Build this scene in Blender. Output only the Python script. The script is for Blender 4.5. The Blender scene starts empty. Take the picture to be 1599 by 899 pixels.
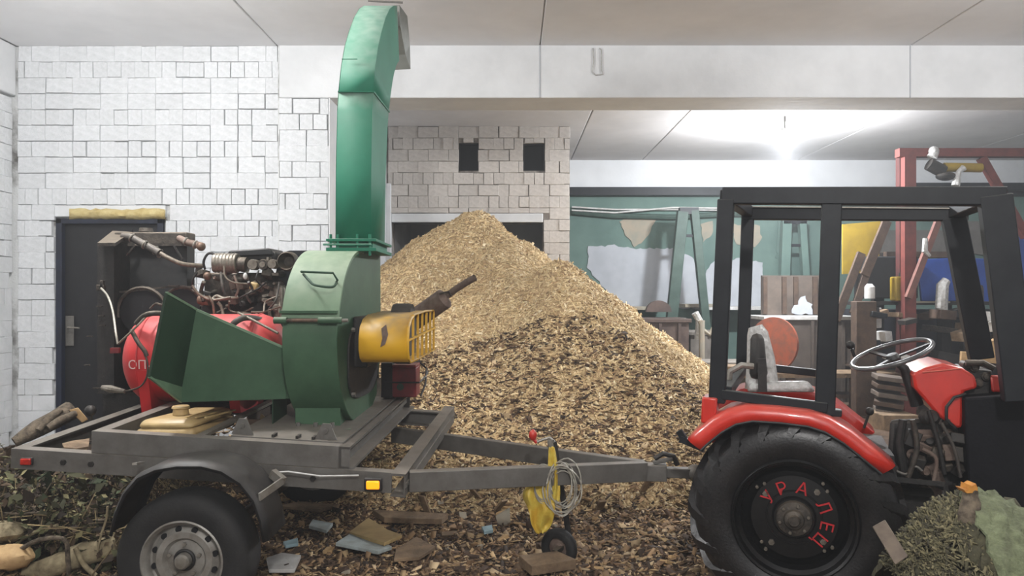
import bpy, math, random
import numpy as np
from mathutils import Vector, Matrix
random.seed(7); np.random.seed(7)
R = random.uniform
SC = bpy.context.scene
COL = SC.collection
PI = math.pi

# ---------------------------------------------------------------- camera, world, lights, exposure
CAM = Vector((0, 0, 1.5)); F = 1200.0; HX, HY = 799.5, 460.0
cd = bpy.data.cameras.new('camera'); co = bpy.data.objects.new('camera', cd); COL.objects.link(co)
co.location = CAM; co.rotation_euler = (PI/2, 0, 0)
cd.sensor_width = 36; cd.lens = 36*F/1599; cd.shift_y = (HY-449.5)/1599; cd.clip_start = .05
SC.camera = co
SC.view_settings.view_transform = 'Standard'; SC.view_settings.look = 'None'
SC.view_settings.gamma = 1; SC.view_settings.use_curve_mapping = False
SC.view_settings.exposure = 0.0
w = bpy.data.worlds.new('world'); SC.world = w; w.use_nodes = True
w.node_tree.nodes['Background'].inputs[0].default_value = (.8, .86, 1, 1)
w.node_tree.nodes['Background'].inputs[1].default_value = .06

# lamps of the place, plus an added fill lamp behind the camera: (x, y, z, watts, colour, tube direction, label)
LAMPS = [
    (-2.5, 4.35, 3.62, 29, (1, .99, .98), 'white ceiling lamp of the front hall above the trailer'),
    (3.9, 4.2, 3.62, 24, (1, .99, .98), 'white ceiling lamp of the front hall above the tractor'),
    (3.32, 9.35, 3.40, 80, (.93, .96, 1), 'glaring white lamp under the ceiling of the rear bay'),
    (0.3, -.5, 3.25, 40, (1, .98, .96), 'added unseen fill lamp behind the camera'),  # added fill, brightens the trailer and ground from out of view
]

# ---------------------------------------------------------------- helpers
def P(px, py, Y):
    return Vector(((px-HX)/F*Y, Y, CAM.z-(py-HY)/F*Y))
def frame(o, ex, ey):
    ex = Vector(ex).normalized(); ey = Vector(ey); ey = (ey-ex*ey.dot(ex)).normalized(); ez = ex.cross(ey)
    m = Matrix((ex, ey, ez)).transposed().to_4x4(); m.translation = Vector(o); return m
def hit(M, px, py, c):
    I = M.inverted(); o = I @ CAM; d = I.to_3x3() @ Vector(((px-HX)/F, 1, -(py-HY)/F))
    return o + d*((c-o.y)/d.y)

WORLD = {}
def setp(o, world, parent):
    WORLD[o.name] = Vector(world)
    if parent is not None:
        o.parent = parent; o.location = Vector(world)-WORLD[parent.name]
    else: o.location = world
    COL.objects.link(o)
def thing(name, label, cat, loc=(0, 0, 0), group=None):
    o = bpy.data.objects.new(name, None); o.empty_display_size = .1
    setp(o, loc, None); o['label'] = label; o['category'] = cat
    if group: o['group'] = group
    return o
def tag(o, label=None, cat=None, group=None, kind=None):
    if label: o['label'] = label
    if cat: o['category'] = cat
    if group: o['group'] = group
    if kind: o['kind'] = kind
    return o

def perp(d):
    d = d.normalized(); a = Vector((0, 0, 1)) if abs(d.z) < .9 else Vector((1, 0, 0))
    u = d.cross(a).normalized(); return u, d.cross(u).normalized()

class MB:
    def __init__(s, M=None): s.v = []; s.f = []; s.M = M
    def add(s, vs, fs):
        n = len(s.v); s.v += [Vector(p) for p in vs]; s.f += [tuple(i+n for i in f) for f in fs]; return s
    def box(s, c, d, rot=None):
        c = Vector(c); h = Vector(d)/2
        vs = [Vector((x*h.x, y*h.y, z*h.z)) for x in (-1, 1) for y in (-1, 1) for z in (-1, 1)]
        if rot is not None:
            m = rot if isinstance(rot, Matrix) else Matrix.Rotation(rot[2], 3, 'Z') @ Matrix.Rotation(rot[1], 3, 'Y') @ Matrix.Rotation(rot[0], 3, 'X')
            vs = [m @ p for p in vs]
        return s.add([p+c for p in vs], [(0, 1, 3, 2), (4, 6, 7, 5), (0, 4, 5, 1), (2, 3, 7, 6), (0, 2, 6, 4), (1, 5, 7, 3)])
    def bb(s, a, b):
        a = Vector(a); b = Vector(b); return s.box((a+b)/2, (abs(b.x-a.x), abs(b.y-a.y), abs(b.z-a.z)))
    def hexa(s, q0, q1):      # two quads
        return s.add(list(q0)+list(q1), [(3, 2, 1, 0), (4, 5, 6, 7), (0, 1, 5, 4), (1, 2, 6, 5), (2, 3, 7, 6), (3, 0, 4, 7)])
    def bar(s, p0, p1, w, h, up=(0, 0, 1)):
        p0 = Vector(p0); p1 = Vector(p1); d = (p1-p0).normalized(); up = Vector(up)
        if abs(d.dot(up)) > .98: up = Vector((0, 1, 0))
        a = d.cross(up).normalized()*w/2; b = a.cross(d).normalized()*h/2
        q = [-a-b, a-b, a+b, -a+b]
        return s.hexa([p0+x for x in q], [p1+x for x in q])
    def prism(s, poly, vec):
        poly = [Vector(p) for p in poly]; n = len(poly); vec = Vector(vec)
        fs = [tuple(range(n)), tuple(range(2*n-1, n-1, -1))]+[(i, i+n, (i+1) % n+n, (i+1) % n) for i in range(n)]
        return s.add(poly+[p+vec for p in poly], fs)
    def tube(s, pts, r, seg=10, cap=True):
        pts = [Vector(p) for p in pts]; n = len(pts); rs = r if isinstance(r, (list, tuple)) else [r]*n
        vs = []; u = None
        for i, p in enumerate(pts):
            d = (pts[min(i+1, n-1)]-pts[max(i-1, 0)]).normalized()
            if u is None: u, v = perp(d)
            else:
                u = (u-d*u.dot(d)).normalized(); v = d.cross(u)
            vs += [p+(u*math.cos(2*PI*k/seg)+v*math.sin(2*PI*k/seg))*rs[i] for k in range(seg)]
        fs = [(i*seg+k, i*seg+(k+1) % seg, (i+1)*seg+(k+1) % seg, (i+1)*seg+k) for i in range(n-1) for k in range(seg)]
        if cap: fs += [tuple(range(seg-1, -1, -1)), tuple((n-1)*seg+k for k in range(seg))]
        return s.add(vs, fs)
    def cyl(s, p0, p1, r, r1=None, seg=16): return s.tube([p0, p1], [r, r if r1 is None else r1], seg)
    def lathe(s, prof, o, ax, seg=32, closed=False):   # prof: (radius, along axis)
        o = Vector(o); ax = Vector(ax).normalized(); u, v = perp(ax); n = len(prof)
        vs = [o+ax*a+(u*math.cos(2*PI*k/seg)+v*math.sin(2*PI*k/seg))*r for r, a in prof for k in range(seg)]
        fs = [(i*seg+k, i*seg+(k+1) % seg, ((i+1) % n)*seg+(k+1) % seg, ((i+1) % n)*seg+k) for i in range(n if closed else n-1) for k in range(seg)]
        return s.add(vs, fs)
    def torus(s, c, ax, R0, r, seg=36, ss=10):
        return s.lathe([(R0+r*math.cos(2*PI*k/ss), r*math.sin(2*PI*k/ss)) for k in range(ss)], c, ax, seg, True)
    def ball(s, c, r, sc=(1, 1, 1), seg=14, rings=8, jag=0):
        c = Vector(c); vs = []; fs = []
        for i in range(rings+1):
            t = PI*i/rings
            for k in range(seg):
                p = 2*PI*k/seg; q = r*(1+R(-jag, jag))
                vs.append(c+Vector((math.sin(t)*math.cos(p)*q*sc[0], math.sin(t)*math.sin(p)*q*sc[1], math.cos(t)*q*sc[2])))
        for i in range(rings):
            for k in range(seg): fs.append((i*seg+k, (i+1)*seg+k, (i+1)*seg+(k+1) % seg, i*seg+(k+1) % seg))
        return s.add(vs, fs)
    def grid(s, rows, thick=None):   # rows of points; optional thickness vector
        n = len(rows); m = len(rows[0]); vs = [Vector(p) for r in rows for p in r]
        fs = [(i*m+k, i*m+k+1, (i+1)*m+k+1, (i+1)*m+k) for i in range(n-1) for k in range(m-1)]
        if thick is not None:
            t = Vector(thick); N = n*m; vs += [p+t for p in vs]
            fs += [tuple(N+i for i in reversed(f)) for f in fs[:]]
            ring = [k for k in range(m)]+[i*m+m-1 for i in range(1, n)]+[(n-1)*m+k for k in range(m-2, -1, -1)]+[i*m for i in range(n-2, 0, -1)]
            for a, b in zip(ring, ring[1:]+ring[:1]): fs.append((b, a, a+N, b+N))
        return s.add(vs, fs)
    def build(s, name, mat, parent=None, smooth=35, bevel=0, org=None):
        vs = [s.M @ p for p in s.v] if s.M is not None else s.v
        lo = Vector([min(p[i] for p in vs) for i in range(3)]); hi = Vector([max(p[i] for p in vs) for i in range(3)])
        c = Vector(org) if org is not None else (Vector(((lo.x+hi.x)/2, (lo.y+hi.y)/2, lo.z)) if parent is None else (lo+hi)/2)
        me = bpy.data.meshes.new(name); me.from_pydata([tuple(p-c) for p in vs], [], s.f); me.validate()
        import bmesh
        b = bmesh.new(); b.from_mesh(me); bmesh.ops.recalc_face_normals(b, faces=b.faces[:]); b.to_mesh(me); b.free()
        if smooth:
            me.shade_smooth(); me.set_sharp_from_angle(angle=math.radians(smooth))
        me.materials.append(mat)
        o = bpy.data.objects.new(name, me); setp(o, c, parent)
        if bevel:
            m = o.modifiers.new('bevel', 'BEVEL'); m.width = bevel; m.segments = 2; m.limit_method = 'ANGLE'; m.angle_limit = math.radians(40)
        return o

def lump(o, strength, size, lv=0):
    if lv:
        s = o.modifiers.new('sub', 'SUBSURF'); s.levels = lv; s.render_levels = lv; s.subdivision_type = 'SIMPLE'
    t = bpy.data.textures.new('cl', 'CLOUDS'); t.noise_scale = size
    d = o.modifiers.new('disp', 'DISPLACE'); d.texture = t; d.strength = strength; d.mid_level = .5
    return o

# ---------------------------------------------------------------- materials
def S(c):   # sRGB 0-255 to linear
    return tuple(((v/255)/12.92 if v/255 <= .04045 else ((v/255+.055)/1.055)**2.4) for v in c)+(1,)
MATS = {}
def mat(name, c, c2=None, rough=.6, metal=0, scale=6, bump=0, bscale=40, dust=None, dustamt=.6, emit=0, alpha=1, lo=.35, hi=.65, rnd=0, spec=.5, trans=0, coat=0):
    if name in MATS: return MATS[name]
    m = bpy.data.materials.new(name); m.use_nodes = True; N = m.node_tree.nodes; Lk = m.node_tree.links
    b = N['Principled BSDF']; b.inputs['Roughness'].default_value = rough; b.inputs['Metallic'].default_value = metal
    b.inputs['Specular IOR Level'].default_value = spec
    if coat: b.inputs['Coat Weight'].default_value = coat; b.inputs['Coat Roughness'].default_value = .06
    tc = N.new('ShaderNodeTexCoord'); c = S(c); out = None
    rgb = N.new('ShaderNodeRGB'); rgb.outputs[0].default_value = c; out = rgb.outputs[0]
    if c2 is not None:
        n = N.new('ShaderNodeTexNoise'); n.inputs['Scale'].default_value = scale; n.inputs['Detail'].default_value = 8; n.inputs['Roughness'].default_value = .65
        Lk.new(tc.outputs['Object'], n.inputs['Vector'])
        rp = N.new('ShaderNodeMapRange'); rp.inputs['From Min'].default_value = lo; rp.inputs['From Max'].default_value = hi
        Lk.new(n.outputs['Fac'], rp.inputs['Value'])
        mx = N.new('ShaderNodeMix'); mx.data_type = 'RGBA'; Lk.new(rp.outputs[0], mx.inputs['Factor']); Lk.new(out, mx.inputs[6]); mx.inputs[7].default_value = S(c2); out = mx.outputs[2]
    if rnd:
        oi = N.new('ShaderNodeObjectInfo'); hs = N.new('ShaderNodeHueSaturation'); mr = N.new('ShaderNodeMapRange')
        Lk.new(oi.outputs['Random'], mr.inputs['Value']); mr.inputs['To Min'].default_value = 1-rnd; mr.inputs['To Max'].default_value = 1+rnd*.5
        Lk.new(mr.outputs[0], hs.inputs['Value']); Lk.new(out, hs.inputs['Color']); out = hs.outputs[0]
    if dust is not None:   # settled dust on faces that look up
        g = N.new('ShaderNodeNewGeometry'); sx = N.new('ShaderNodeSeparateXYZ'); Lk.new(g.outputs['Normal'], sx.inputs[0])
        n2 = N.new('ShaderNodeTexNoise'); n2.inputs['Scale'].default_value = 14; n2.inputs['Detail'].default_value = 6; Lk.new(tc.outputs['Object'], n2.inputs['Vector'])
        mm = N.new('ShaderNodeMath'); mm.operation = 'MULTIPLY'; mr = N.new('ShaderNodeMapRange'); mr.inputs['From Min'].default_value = .06; mr.inputs['From Max'].default_value = 1; mr.inputs['To Max'].default_value = dustamt*1.7
        Lk.new(sx.outputs[2], mr.inputs['Value']); Lk.new(mr.outputs[0], mm.inputs[0]); Lk.new(n2.outputs['Fac'], mm.inputs[1])
        mx = N.new('ShaderNodeMix'); mx.data_type = 'RGBA'; mx.clamp_factor = True; Lk.new(mm.outputs[0], mx.inputs['Factor']); Lk.new(out, mx.inputs[6]); mx.inputs[7].default_value = S(dust); out = mx.outputs[2]
    Lk.new(out, b.inputs['Base Color'])
    if bump:
        n = N.new('ShaderNodeTexNoise'); n.inputs['Scale'].default_value = bscale; n.inputs['Detail'].default_value = 6
        Lk.new(tc.outputs['Object'], n.inputs['Vector']); bp = N.new('ShaderNodeBump'); bp.inputs['Strength'].default_value = bump; bp.inputs['Distance'].default_value = .01
        Lk.new(n.outputs['Fac'], bp.inputs['Height']); Lk.new(bp.outputs[0], b.inputs['Normal'])
    if emit: b.inputs['Emission Color'].default_value = c; b.inputs['Emission Strength'].default_value = emit
    if trans: b.inputs['Transmission Weight'].default_value = trans
    b.inputs['Alpha'].default_value = alpha
    MATS[name] = m; return m

DUST = (150, 140, 122)
m_plaster = mat('plaster', (222, 224, 226), (206, 208, 210), .9, scale=1.6, bump=.25, bscale=18)
m_ceil = mat('ceiling_paint', (234, 234, 236), (220, 220, 222), .9, scale=.7, bump=.1, bscale=10)
m_ceil2 = mat('ceiling_grey', (208, 206, 206), (190, 188, 188), .9, scale=.7, bump=.1, bscale=10)
m_brick = mat('whitewashed_brick', (226, 228, 231), (208, 211, 213), .92, scale=5, bump=.45, bscale=26, rnd=.05)
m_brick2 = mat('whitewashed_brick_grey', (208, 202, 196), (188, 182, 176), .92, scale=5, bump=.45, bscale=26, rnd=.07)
m_mortar = mat('mortar', (216, 218, 218), (98, 96, 92), .95, scale=2.3, bump=.6, bscale=60, lo=.48, hi=.66)
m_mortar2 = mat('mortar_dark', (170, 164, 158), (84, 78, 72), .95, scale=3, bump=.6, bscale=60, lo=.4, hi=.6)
m_steel = mat('grey_steel', (112, 110, 106), (92, 89, 84), .55, .25, scale=8, bump=.1, bscale=80, dust=(140, 130, 118), dustamt=.5)
m_steel_l = mat('light_steel', (150, 147, 140), (120, 114, 104), .45, .4, scale=12)
m_black = mat('black_plastic', (14, 15, 17), (26, 26, 28), .55, scale=9, dust=(96, 90, 82), dustamt=.35)
m_rub = mat('tyre_rubber', (19, 19, 21), (32, 31, 30), .75, scale=9, bump=.15, bscale=120)
m_rub2 = mat('tractor_rubber', (15, 14, 16), (30, 28, 28), .38, scale=12, bump=.15, bscale=90)
m_rim = mat('silver_rim', (150, 148, 142), (118, 112, 104), .5, .3, scale=10)
m_green = mat('chipper_green', (64, 94, 70), (52, 80, 58), .55, scale=4, bump=.05, bscale=60, dust=(150, 158, 140), dustamt=.6, spec=.3)
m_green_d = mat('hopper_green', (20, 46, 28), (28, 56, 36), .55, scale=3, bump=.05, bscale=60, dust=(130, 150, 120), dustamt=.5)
m_green_c = mat('chute_green', (20, 104, 78), (36, 116, 90), .62, scale=2.2, dust=(140, 158, 146), dustamt=.9, spec=.3)
m_yellow = mat('guard_yellow', (206, 158, 22), (176, 130, 24), .5, scale=6, lo=.55, hi=.75, dust=(128, 108, 76), dustamt=1.0)
m_red = mat('tank_red', (196, 34, 38), (172, 30, 34), .5, scale=4, dust=(205, 120, 116), dustamt=.55)
m_redt = mat('tractor_red', (200, 44, 30), (182, 38, 27), .32, scale=5, dust=(190, 120, 105), dustamt=.4, coat=.5)
m_redo = mat('battery_red', (128, 24, 30), (96, 20, 26), .5, scale=10, dust=(150, 110, 100), dustamt=.5)
m_cage = mat('cage_paint', (20, 23, 28), (30, 33, 37), .5, .0, scale=9, dust=(110, 110, 105), dustamt=.45, spec=.25)
m_iron = mat('oily_iron', (82, 75, 67), (44, 40, 37), .6, .4, scale=22, bump=.3, bscale=90, dust=(120, 108, 92), dustamt=.6)
m_iron_b = mat('black_iron', (30, 29, 29), (44, 41, 39), .6, .2, scale=18, bump=.2, bscale=80, dust=(84, 76, 66), dustamt=.5)
m_alu = mat('cast_aluminium', (138, 132, 122), (98, 90, 80), .5, .5, scale=20, bump=.2, bscale=80)
m_hose = mat('rubber_hose', (54, 50, 48), (74, 68, 62), .6, scale=20, dust=(120, 112, 100), dustamt=.5)
m_hose_l = mat('braided_hose', (132, 122, 108), (98, 90, 80), .5, .3, scale=40)
m_rust = mat('rusty_pipe', (128, 112, 102), (96, 78, 68), .75, .3, scale=18, bump=.2, bscale=60)
m_brass = mat('brass', (118, 92, 74), (84, 68, 58), .55, .4, scale=30)
m_door = mat('black_door', (9, 9, 13), (16, 16, 22), .6, scale=5, bump=.1, bscale=30)
m_foam = mat('mounting_foam', (206, 190, 138), (182, 160, 104), .9, scale=14, bump=.8, bscale=40)
m_hole = mat('dark_cavity', (10, 10, 14), None, .9)
m_wood = mat('old_wood', (140, 118, 92), (96, 78, 60), .8, scale=9, bump=.3, bscale=60)
m_woodd = mat('dark_wood', (84, 66, 52), (58, 44, 36), .8, scale=9, bump=.3, bscale=60)
m_woodl = mat('pale_wood', (190, 160, 116), (160, 128, 88), .8, scale=12, bump=.2, bscale=60)
m_bark = mat('bark', (116, 104, 88), (50, 42, 34), .95, scale=22, bump=1, bscale=50)
m_birch = mat('pale_bark', (160, 148, 118), (104, 92, 70), .9, scale=12, bump=.6, bscale=40)
m_can = mat('canister_plastic', (196, 170, 118), (168, 142, 96), .45, scale=9, dust=(150, 130, 96), dustamt=.4)
m_wallg = mat('green_wall_paint', (100, 124, 116), (84, 108, 102), .85, scale=1.6, bump=.2, bscale=20)
m_grpaint = mat('dark_green_frame', (40, 62, 54), (62, 82, 74), .6, scale=8)
m_whitep = mat('white_patch', (178, 182, 188), (160, 164, 170), .9, scale=2.2)
m_peach = mat('peach_plaster', (160, 146, 128), (136, 136, 124), .9, scale=5)
m_binbr = mat('brown_bin', (92, 76, 68), (66, 54, 50), .7, .1, scale=7, bump=.2, bscale=30)
m_orange = mat('orange_paint', (156, 74, 46), (112, 70, 56), .6, scale=9)
m_rack = mat('red_oxide', (112, 54, 48), (90, 44, 40), .6, scale=8)
m_blue = mat('blue_plastic', (38, 76, 156), (30, 60, 128), .5, scale=5)
m_ysheet = mat('yellow_sheet', (158, 132, 34), (134, 112, 36), .5, scale=5)
m_white = mat('dull_white', (206, 206, 204), (178, 176, 172), .7, scale=9)
m_poly = mat('pale_film', (196, 196, 194), (150, 148, 144), .3, scale=30, bump=.6, bscale=50)
m_ybag = mat('yellow_bag', (208, 190, 84), (190, 150, 44), .4, scale=14, bump=.4, bscale=50)
m_wire = mat('grey_wire', (176, 172, 160), (140, 136, 126), .5, .3, scale=20)
m_moss = mat('mossy_heap', (84, 80, 58), (54, 52, 38), .98, scale=9, bump=1, bscale=36)
m_mat = mat('green_mat', (116, 124, 94), (86, 90, 68), .95, scale=24, bump=1, bscale=70)
m_dirt = mat('dirt', (92, 72, 54), (54, 42, 32), .98, scale=7, bump=1, bscale=34)
m_foamb = mat('pale_board', (178, 190, 190), (146, 150, 146), .85, scale=9)
m_lampon = mat('lamp_glass', (255, 255, 255), emit=22)
m_amber = mat('amber_lens', (255, 150, 20), emit=1.3, rough=.3)
m_redlens = mat('red_lens', (206, 40, 16), (150, 26, 14), rough=.3, scale=60)
m_text = mat('dull_white_paint', (214, 186, 182), rough=.7)
m_redtext = mat('red_paint', (190, 30, 36), (160, 26, 30), rough=.6)
# ---------------------------------------------------------------- the setting
def struct(mb, name, m, **k):
    o = mb.build(name, m, None, **k); o['kind'] = 'structure'; return o
YW, YA, YF = 7.26, 9.9, 12.4           # front brick wall, brick wall of the bay, far wall
XL, XR = -4.67, 9.0
ZC, ZB, ZC2 = 3.85, 3.357, 3.67
S_ = YW/F

# ceilings as concrete slabs with joints
ce = struct(MB().bb((XL-.3, -3.2, ZC+.03), (XR+.3, YW+.6, ZC+.25)), 'ceiling', m_mortar)
jx = [XL-.02, -2.22, .265, 3.76, 6.4, XR+.02]
for a, b in zip(jx, jx[1:]):
    MB().bb((a+.005, -3.2, ZC), (b-.005, YW+.02, ZC+.05)).build('ceiling_slab', m_ceil, ce, bevel=.008)
ce2 = struct(MB().bb((-1.9, YW+.45, ZC2+.04), (XR+.3, YF+.3, ZC2+.25)), 'ceiling_rear', m_mortar)
jx = [-1.7, .95, 2.1, 4.6, 6.9, XR+.02]
for a, b in zip(jx, jx[1:]):
    MB().bb((a+.006, YW+.48, ZC2), (b-.006, YF+.05, ZC2+.06)).build('ceiling_slab', m_ceil2, ce2, bevel=.008)
# lintel beam across the opening
beam = struct(MB().bb((-2.2, YW-.012, ZB), (XR, YW+.49, ZC+.01)), 'trim_1', m_plaster, bevel=.01)
MB().tube([P(926, 75, 7.235), P(927, 96, 7.235), P(925, 112, 7.235), P(930, 117, 7.235), P(942, 116, 7.235), P(939, 110, 7.235), P(939, 78, 7.235), P(936, 75, 7.235)], .006, 6).build('wire_loop', m_poly, beam)
for px in (843, 1420):
    MB().bb((P(px, 0, YW).x-.004, YW-.02, ZB), (P(px, 0, YW).x+.004, YW-.008, ZC)).build('joint_strip', m_whitep, beam)

BM = {}
def brick_mesh(m, v):
    k = (m.name, v)
    if k in BM: return BM[k]
    rr = random.Random(v*7+1); j = lambda a: rr.uniform(-a, a)
    h = .5; e = .03; y0 = -.5
    # unit brick, front toward -Y, softened uneven front face
    out = [(-h, -h), (h, -h), (h, h), (-h, h)]
    vs = [(x, .5, z) for x, z in out]+[(x+j(.006), y0+.14, z+j(.012)) for x, z in out]+[(x*(1-e)+j(.012), y0+j(.05), z*(1-e*1.6)+j(.02)) for x, z in out]
    fs = [(0, 1, 5, 4), (1, 2, 6, 5), (2, 3, 7, 6), (3, 0, 4, 7), (4, 5, 9, 8), (5, 6, 10, 9), (6, 7, 11, 10), (7, 4, 8, 11), (8, 9, 10, 11), (3, 2, 1, 0)]
    me = bpy.data.meshes.new('brick'); me.from_pydata(vs, [], fs); me.materials.append(m); me.validate(); BM[k] = me; return me
def lay(parent, x0, x1, z0, z1, Y, holes, m, side=None, top=None, limit=300, seed=3, depth=.05):
    """courses of 150 mm double bricks; side: wall runs along Y at x = side"""
    rr = random.Random(seed); n = int(round((z1-z0)/.15)); cells = []
    for i in range(n):
        zc = z1-.15*(i+.5); hd = (i % 5 in (1, 4)); x = x0-(rr.choice((0, .13)) if not hd else rr.choice((0, .065)))
        while x < x1-.01:
            wd = .13 if (hd or rr.random() < .07) else .26
            a, b = max(x, x0), min(x+wd, x1); x += wd
            if b-a < .05: continue
            za, zb = zc-.075, zc+.075; ok = True
            for hx0, hx1, hz0, hz1 in holes:
                if b > hx0+.005 and a < hx1-.005 and zb > hz0+.005 and za < hz1-.005:
                    opt = [(hx0-a, 0), (b-hx1, 1), (zb-hz1, 2), (hz0-za, 3)]; opt = max((v*((zb-za) if i < 2 else (b-a)), v, i) for v, i in opt)
                    if opt[1] < .035: ok = False
                    elif opt[2] == 0: b = hx0
                    elif opt[2] == 1: a = hx1
                    elif opt[2] == 2: za = hz1
                    else: zb = hz0
            if ok and b-a > .04 and zb-za > .04: cells.append((a, b, za, zb))
    extra = MB()
    for i, (a, b, za, zb) in enumerate(cells):
        gx = rr.choice((-.002, -.001, .0, .001, .002, .004, .007, .014)); gz = rr.choice((-.002, -.001, .0, .001, .002, .003, .006, .011))
        c = Vector(((a+b)/2+rr.uniform(-.003, .003), Y+depth/2+rr.uniform(-.004, .004), (za+zb)/2+rr.uniform(-.002, .002)))
        sc = Vector((b-a-gx, depth, zb-za-gz))
        if side is not None: c = Vector((side-depth/2+rr.uniform(-.003, .003), c.x, c.z))
        if i < limit:
            o = bpy.data.objects.new('brick', brick_mesh(m, rr.randrange(8))); setp(o, c, parent); o.scale = sc
            o.rotation_euler = (rr.uniform(-.012, .012), rr.uniform(-.008, .008), rr.uniform(-.008, .008)+(PI/2 if side is not None else 0))
        else:
            d = (sc.x, sc.y, sc.z) if side is None else (sc.y, sc.x, sc.z); extra.box(c, d)
    if extra.v: tag(extra.build('bricks_beyond', m, parent, smooth=0, bevel=.004), kind='stuff')

# front brick wall (back wall of the hall, left) with the door hole
dx0, dx1, dz = P(88, 0, YW).x, P(255, 0, YW).x, P(0, 341, YW).z
wx1 = P(513, 0, YW).x
mb = MB(); Yb = YW+.032
mb.bb((XL-.3, Yb, 0), (dx0, YW+.5, ZC)).bb((dx0, Yb, dz), (dx1, YW+.5, ZC)).bb((dx1, Yb, 0), (wx1, YW+.49, ZB)).bb((dx1, Yb, ZB), (-2.2, YW+.49, ZC))
wb = struct(mb, 'wall_back', m_mortar, smooth=0)
lay(wb, XL, -2.21, ZC-.15*26, ZC, YW, [(dx0-.02, dx1+.02, -1, dz+.13)], m_brick, limit=228, seed=5)
lay(wb, -2.205, wx1, ZB-.15*22.0, ZB, YW, [], m_brick, limit=60, seed=11)
MB().bb((-2.21, YW-.004, 0), (-2.2, YW+.03, ZC)).build('joint_strip', m_mortar, wb)
MB().bb((dx0-.02, YW-.003, dz+.015), (dx1+.02, YW+.06, dz+.125)).build('door_lintel', m_plaster, wb, bevel=.008)
MB().bb((wx1+.001, YW+.0, 0), (wx1+.012, YW+.49, ZB)).build('plaster_reveal', m_plaster, wb)
# left wall with a ledge beam
wl = struct(MB().bb((XL-.3, -3.2, 0), (XL-.1, YW+.3, ZC)), 'wall_left', m_mortar, smooth=0)
MB().bb((XL-.28, -3, ZB+.02), (XL-.02, YW+.01, ZC-.001)).build('ledge_beam', m_plaster, wl, bevel=.01)
lay(wl, 5.2, YW, ZB-.15*22, ZB, 0, [], m_brick, side=XL-.05, limit=120, seed=21)
struct(MB().bb((XR, -3.2, 0), (XR+.3, YF+.3, ZC)), 'wall_right', m_plaster)
struct(MB().bb((XL-.3, -3.4, 0), (XR+.3, -3.2, ZC)), 'wall_front', m_plaster)
# brick wall of the bay with two small windows and the low opening behind the heap
ax1 = P(890, 0, YA).x
H1 = (P(716, 0, YA).x, P(747, 0, YA).x, P(0, 270, YA).z, P(0, 222, YA).z)
H2 = (P(817, 0, YA).x, P(851, 0, YA).x, P(0, 266, YA).z, P(0, 223, YA).z)
H3 = (P(611, 0, YA).x, P(848, 0, YA).x, -.1, P(0, 347, YA).z)
mb = MB(); y0, y1 = YA+.035, YA+.3
mb.bb((-1.9, y0, 0), (H3[0], y1, H3[3])).bb((H3[1], y0, 0), (ax1, y1, H3[3])).bb((-1.9, y0, H3[3]), (ax1, y1, H2[2]))
zt = ZC2+.02
mb.bb((-1.9, y0, H2[2]), (H1[0], y1, zt)).bb((H1[1], y0, H2[2]), (H2[0], y1, zt)).bb((H2[1], y0, H2[2]), (ax1, y1, zt))
mb.bb((H1[0], y0, H1[3]), (H1[1], y1, zt)).bb((H2[0], y0, H2[3]), (H2[1], y1, zt))
mb.bb((ax1-.28, y1, 0), (ax1, YF, zt))
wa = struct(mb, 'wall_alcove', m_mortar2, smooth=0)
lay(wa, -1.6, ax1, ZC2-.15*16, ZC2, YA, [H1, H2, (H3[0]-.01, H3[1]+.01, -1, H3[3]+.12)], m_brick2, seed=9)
MB().bb((H3[0], YA-.004, H3[3]), (H3[1], YA+.2, H3[3]+.115)).build('opening_lintel', m_plaster, wa, bevel=.01)
MB().bb((-1.62, YA-.03, 0), (H3[0]-.0, YA+.05, H3[3]+.5)).build('plaster_pier', m_plaster, wa, bevel=.01)
for i, h in enumerate((H1, H2)):
    wn = struct(MB().bb((h[0], YA+.12, h[2]), (h[1], YA+.14, h[3])), 'window_%d' % (i+1), m_hole)
    f = .016
    for a, b in (((h[0], h[2]), (h[0]+f, h[3])), ((h[1]-f, h[2]), (h[1], h[3])), ((h[0], h[2]), (h[1], h[2]+f)), ((h[0], h[3]-f), (h[1], h[3]))):
        MB().bb((a[0], YA+.07, a[1]), (b[0], YA+.13, b[1])).build('window_frame', m_door, wn)
struct(MB().bb((-1.95, YW+.48, 0), (-1.62, YF, zt)), 'wall_side', m_plaster)
struct(MB().bb((-1.95, YF, 0), (XR+.3, YF+.25, zt)), 'wall_far', m_plaster)

# painted panelling of the far wall: green paint with flaked and whitewashed areas, 20 mm proud
def wpoly(pts, Y, name, m, parent, d=.012):
    rg = random.Random(len(pts)*17+pts[0][0]); q = []
    for (xa, ya), (xb, yb) in zip(pts, pts[1:]+pts[:1]):
        n = max(1, int(math.hypot(xb-xa, yb-ya)/5))
        for k in range(n): q.append((xa+(xb-xa)*k/n+rg.uniform(-1.6, 1.6), ya+(yb-ya)*k/n+rg.uniform(-1.8, 1.8)))
    pts = q
    return MB().prism([P(x, y, Y) for x, y in pts], (0, d, 0)).build(name, m, parent, smooth=0)
fw = thing('wall_panelling', 'green painted lower wall of the rear bay with patches of white wash', 'wall panel', P(1100, 600, YF-.03))
x0, x1 = P(893, 0, YF).x+.0, XR
MB().bb((ax1, YF-.03, 0), (x1, YF-.001, P(0, 296, YF).z)).build('painted_face', m_wallg, fw)
wpoly([(919, 385), (960, 383), (1000, 388), (1052, 387), (1080, 402), (1092, 420), (1100, 430), (1112, 408), (1128, 405), (1155, 404), (1190, 410), (1190, 478), (1165, 482), (970, 480), (918, 420)], YF-.045, 'white_patch', m_whitep, fw)
wpoly([(968, 345), (985, 338), (1025, 338), (1015, 360), (1002, 380), (990, 385), (975, 365)], YF-.045, 'bare_patch', m_peach, fw)
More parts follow.
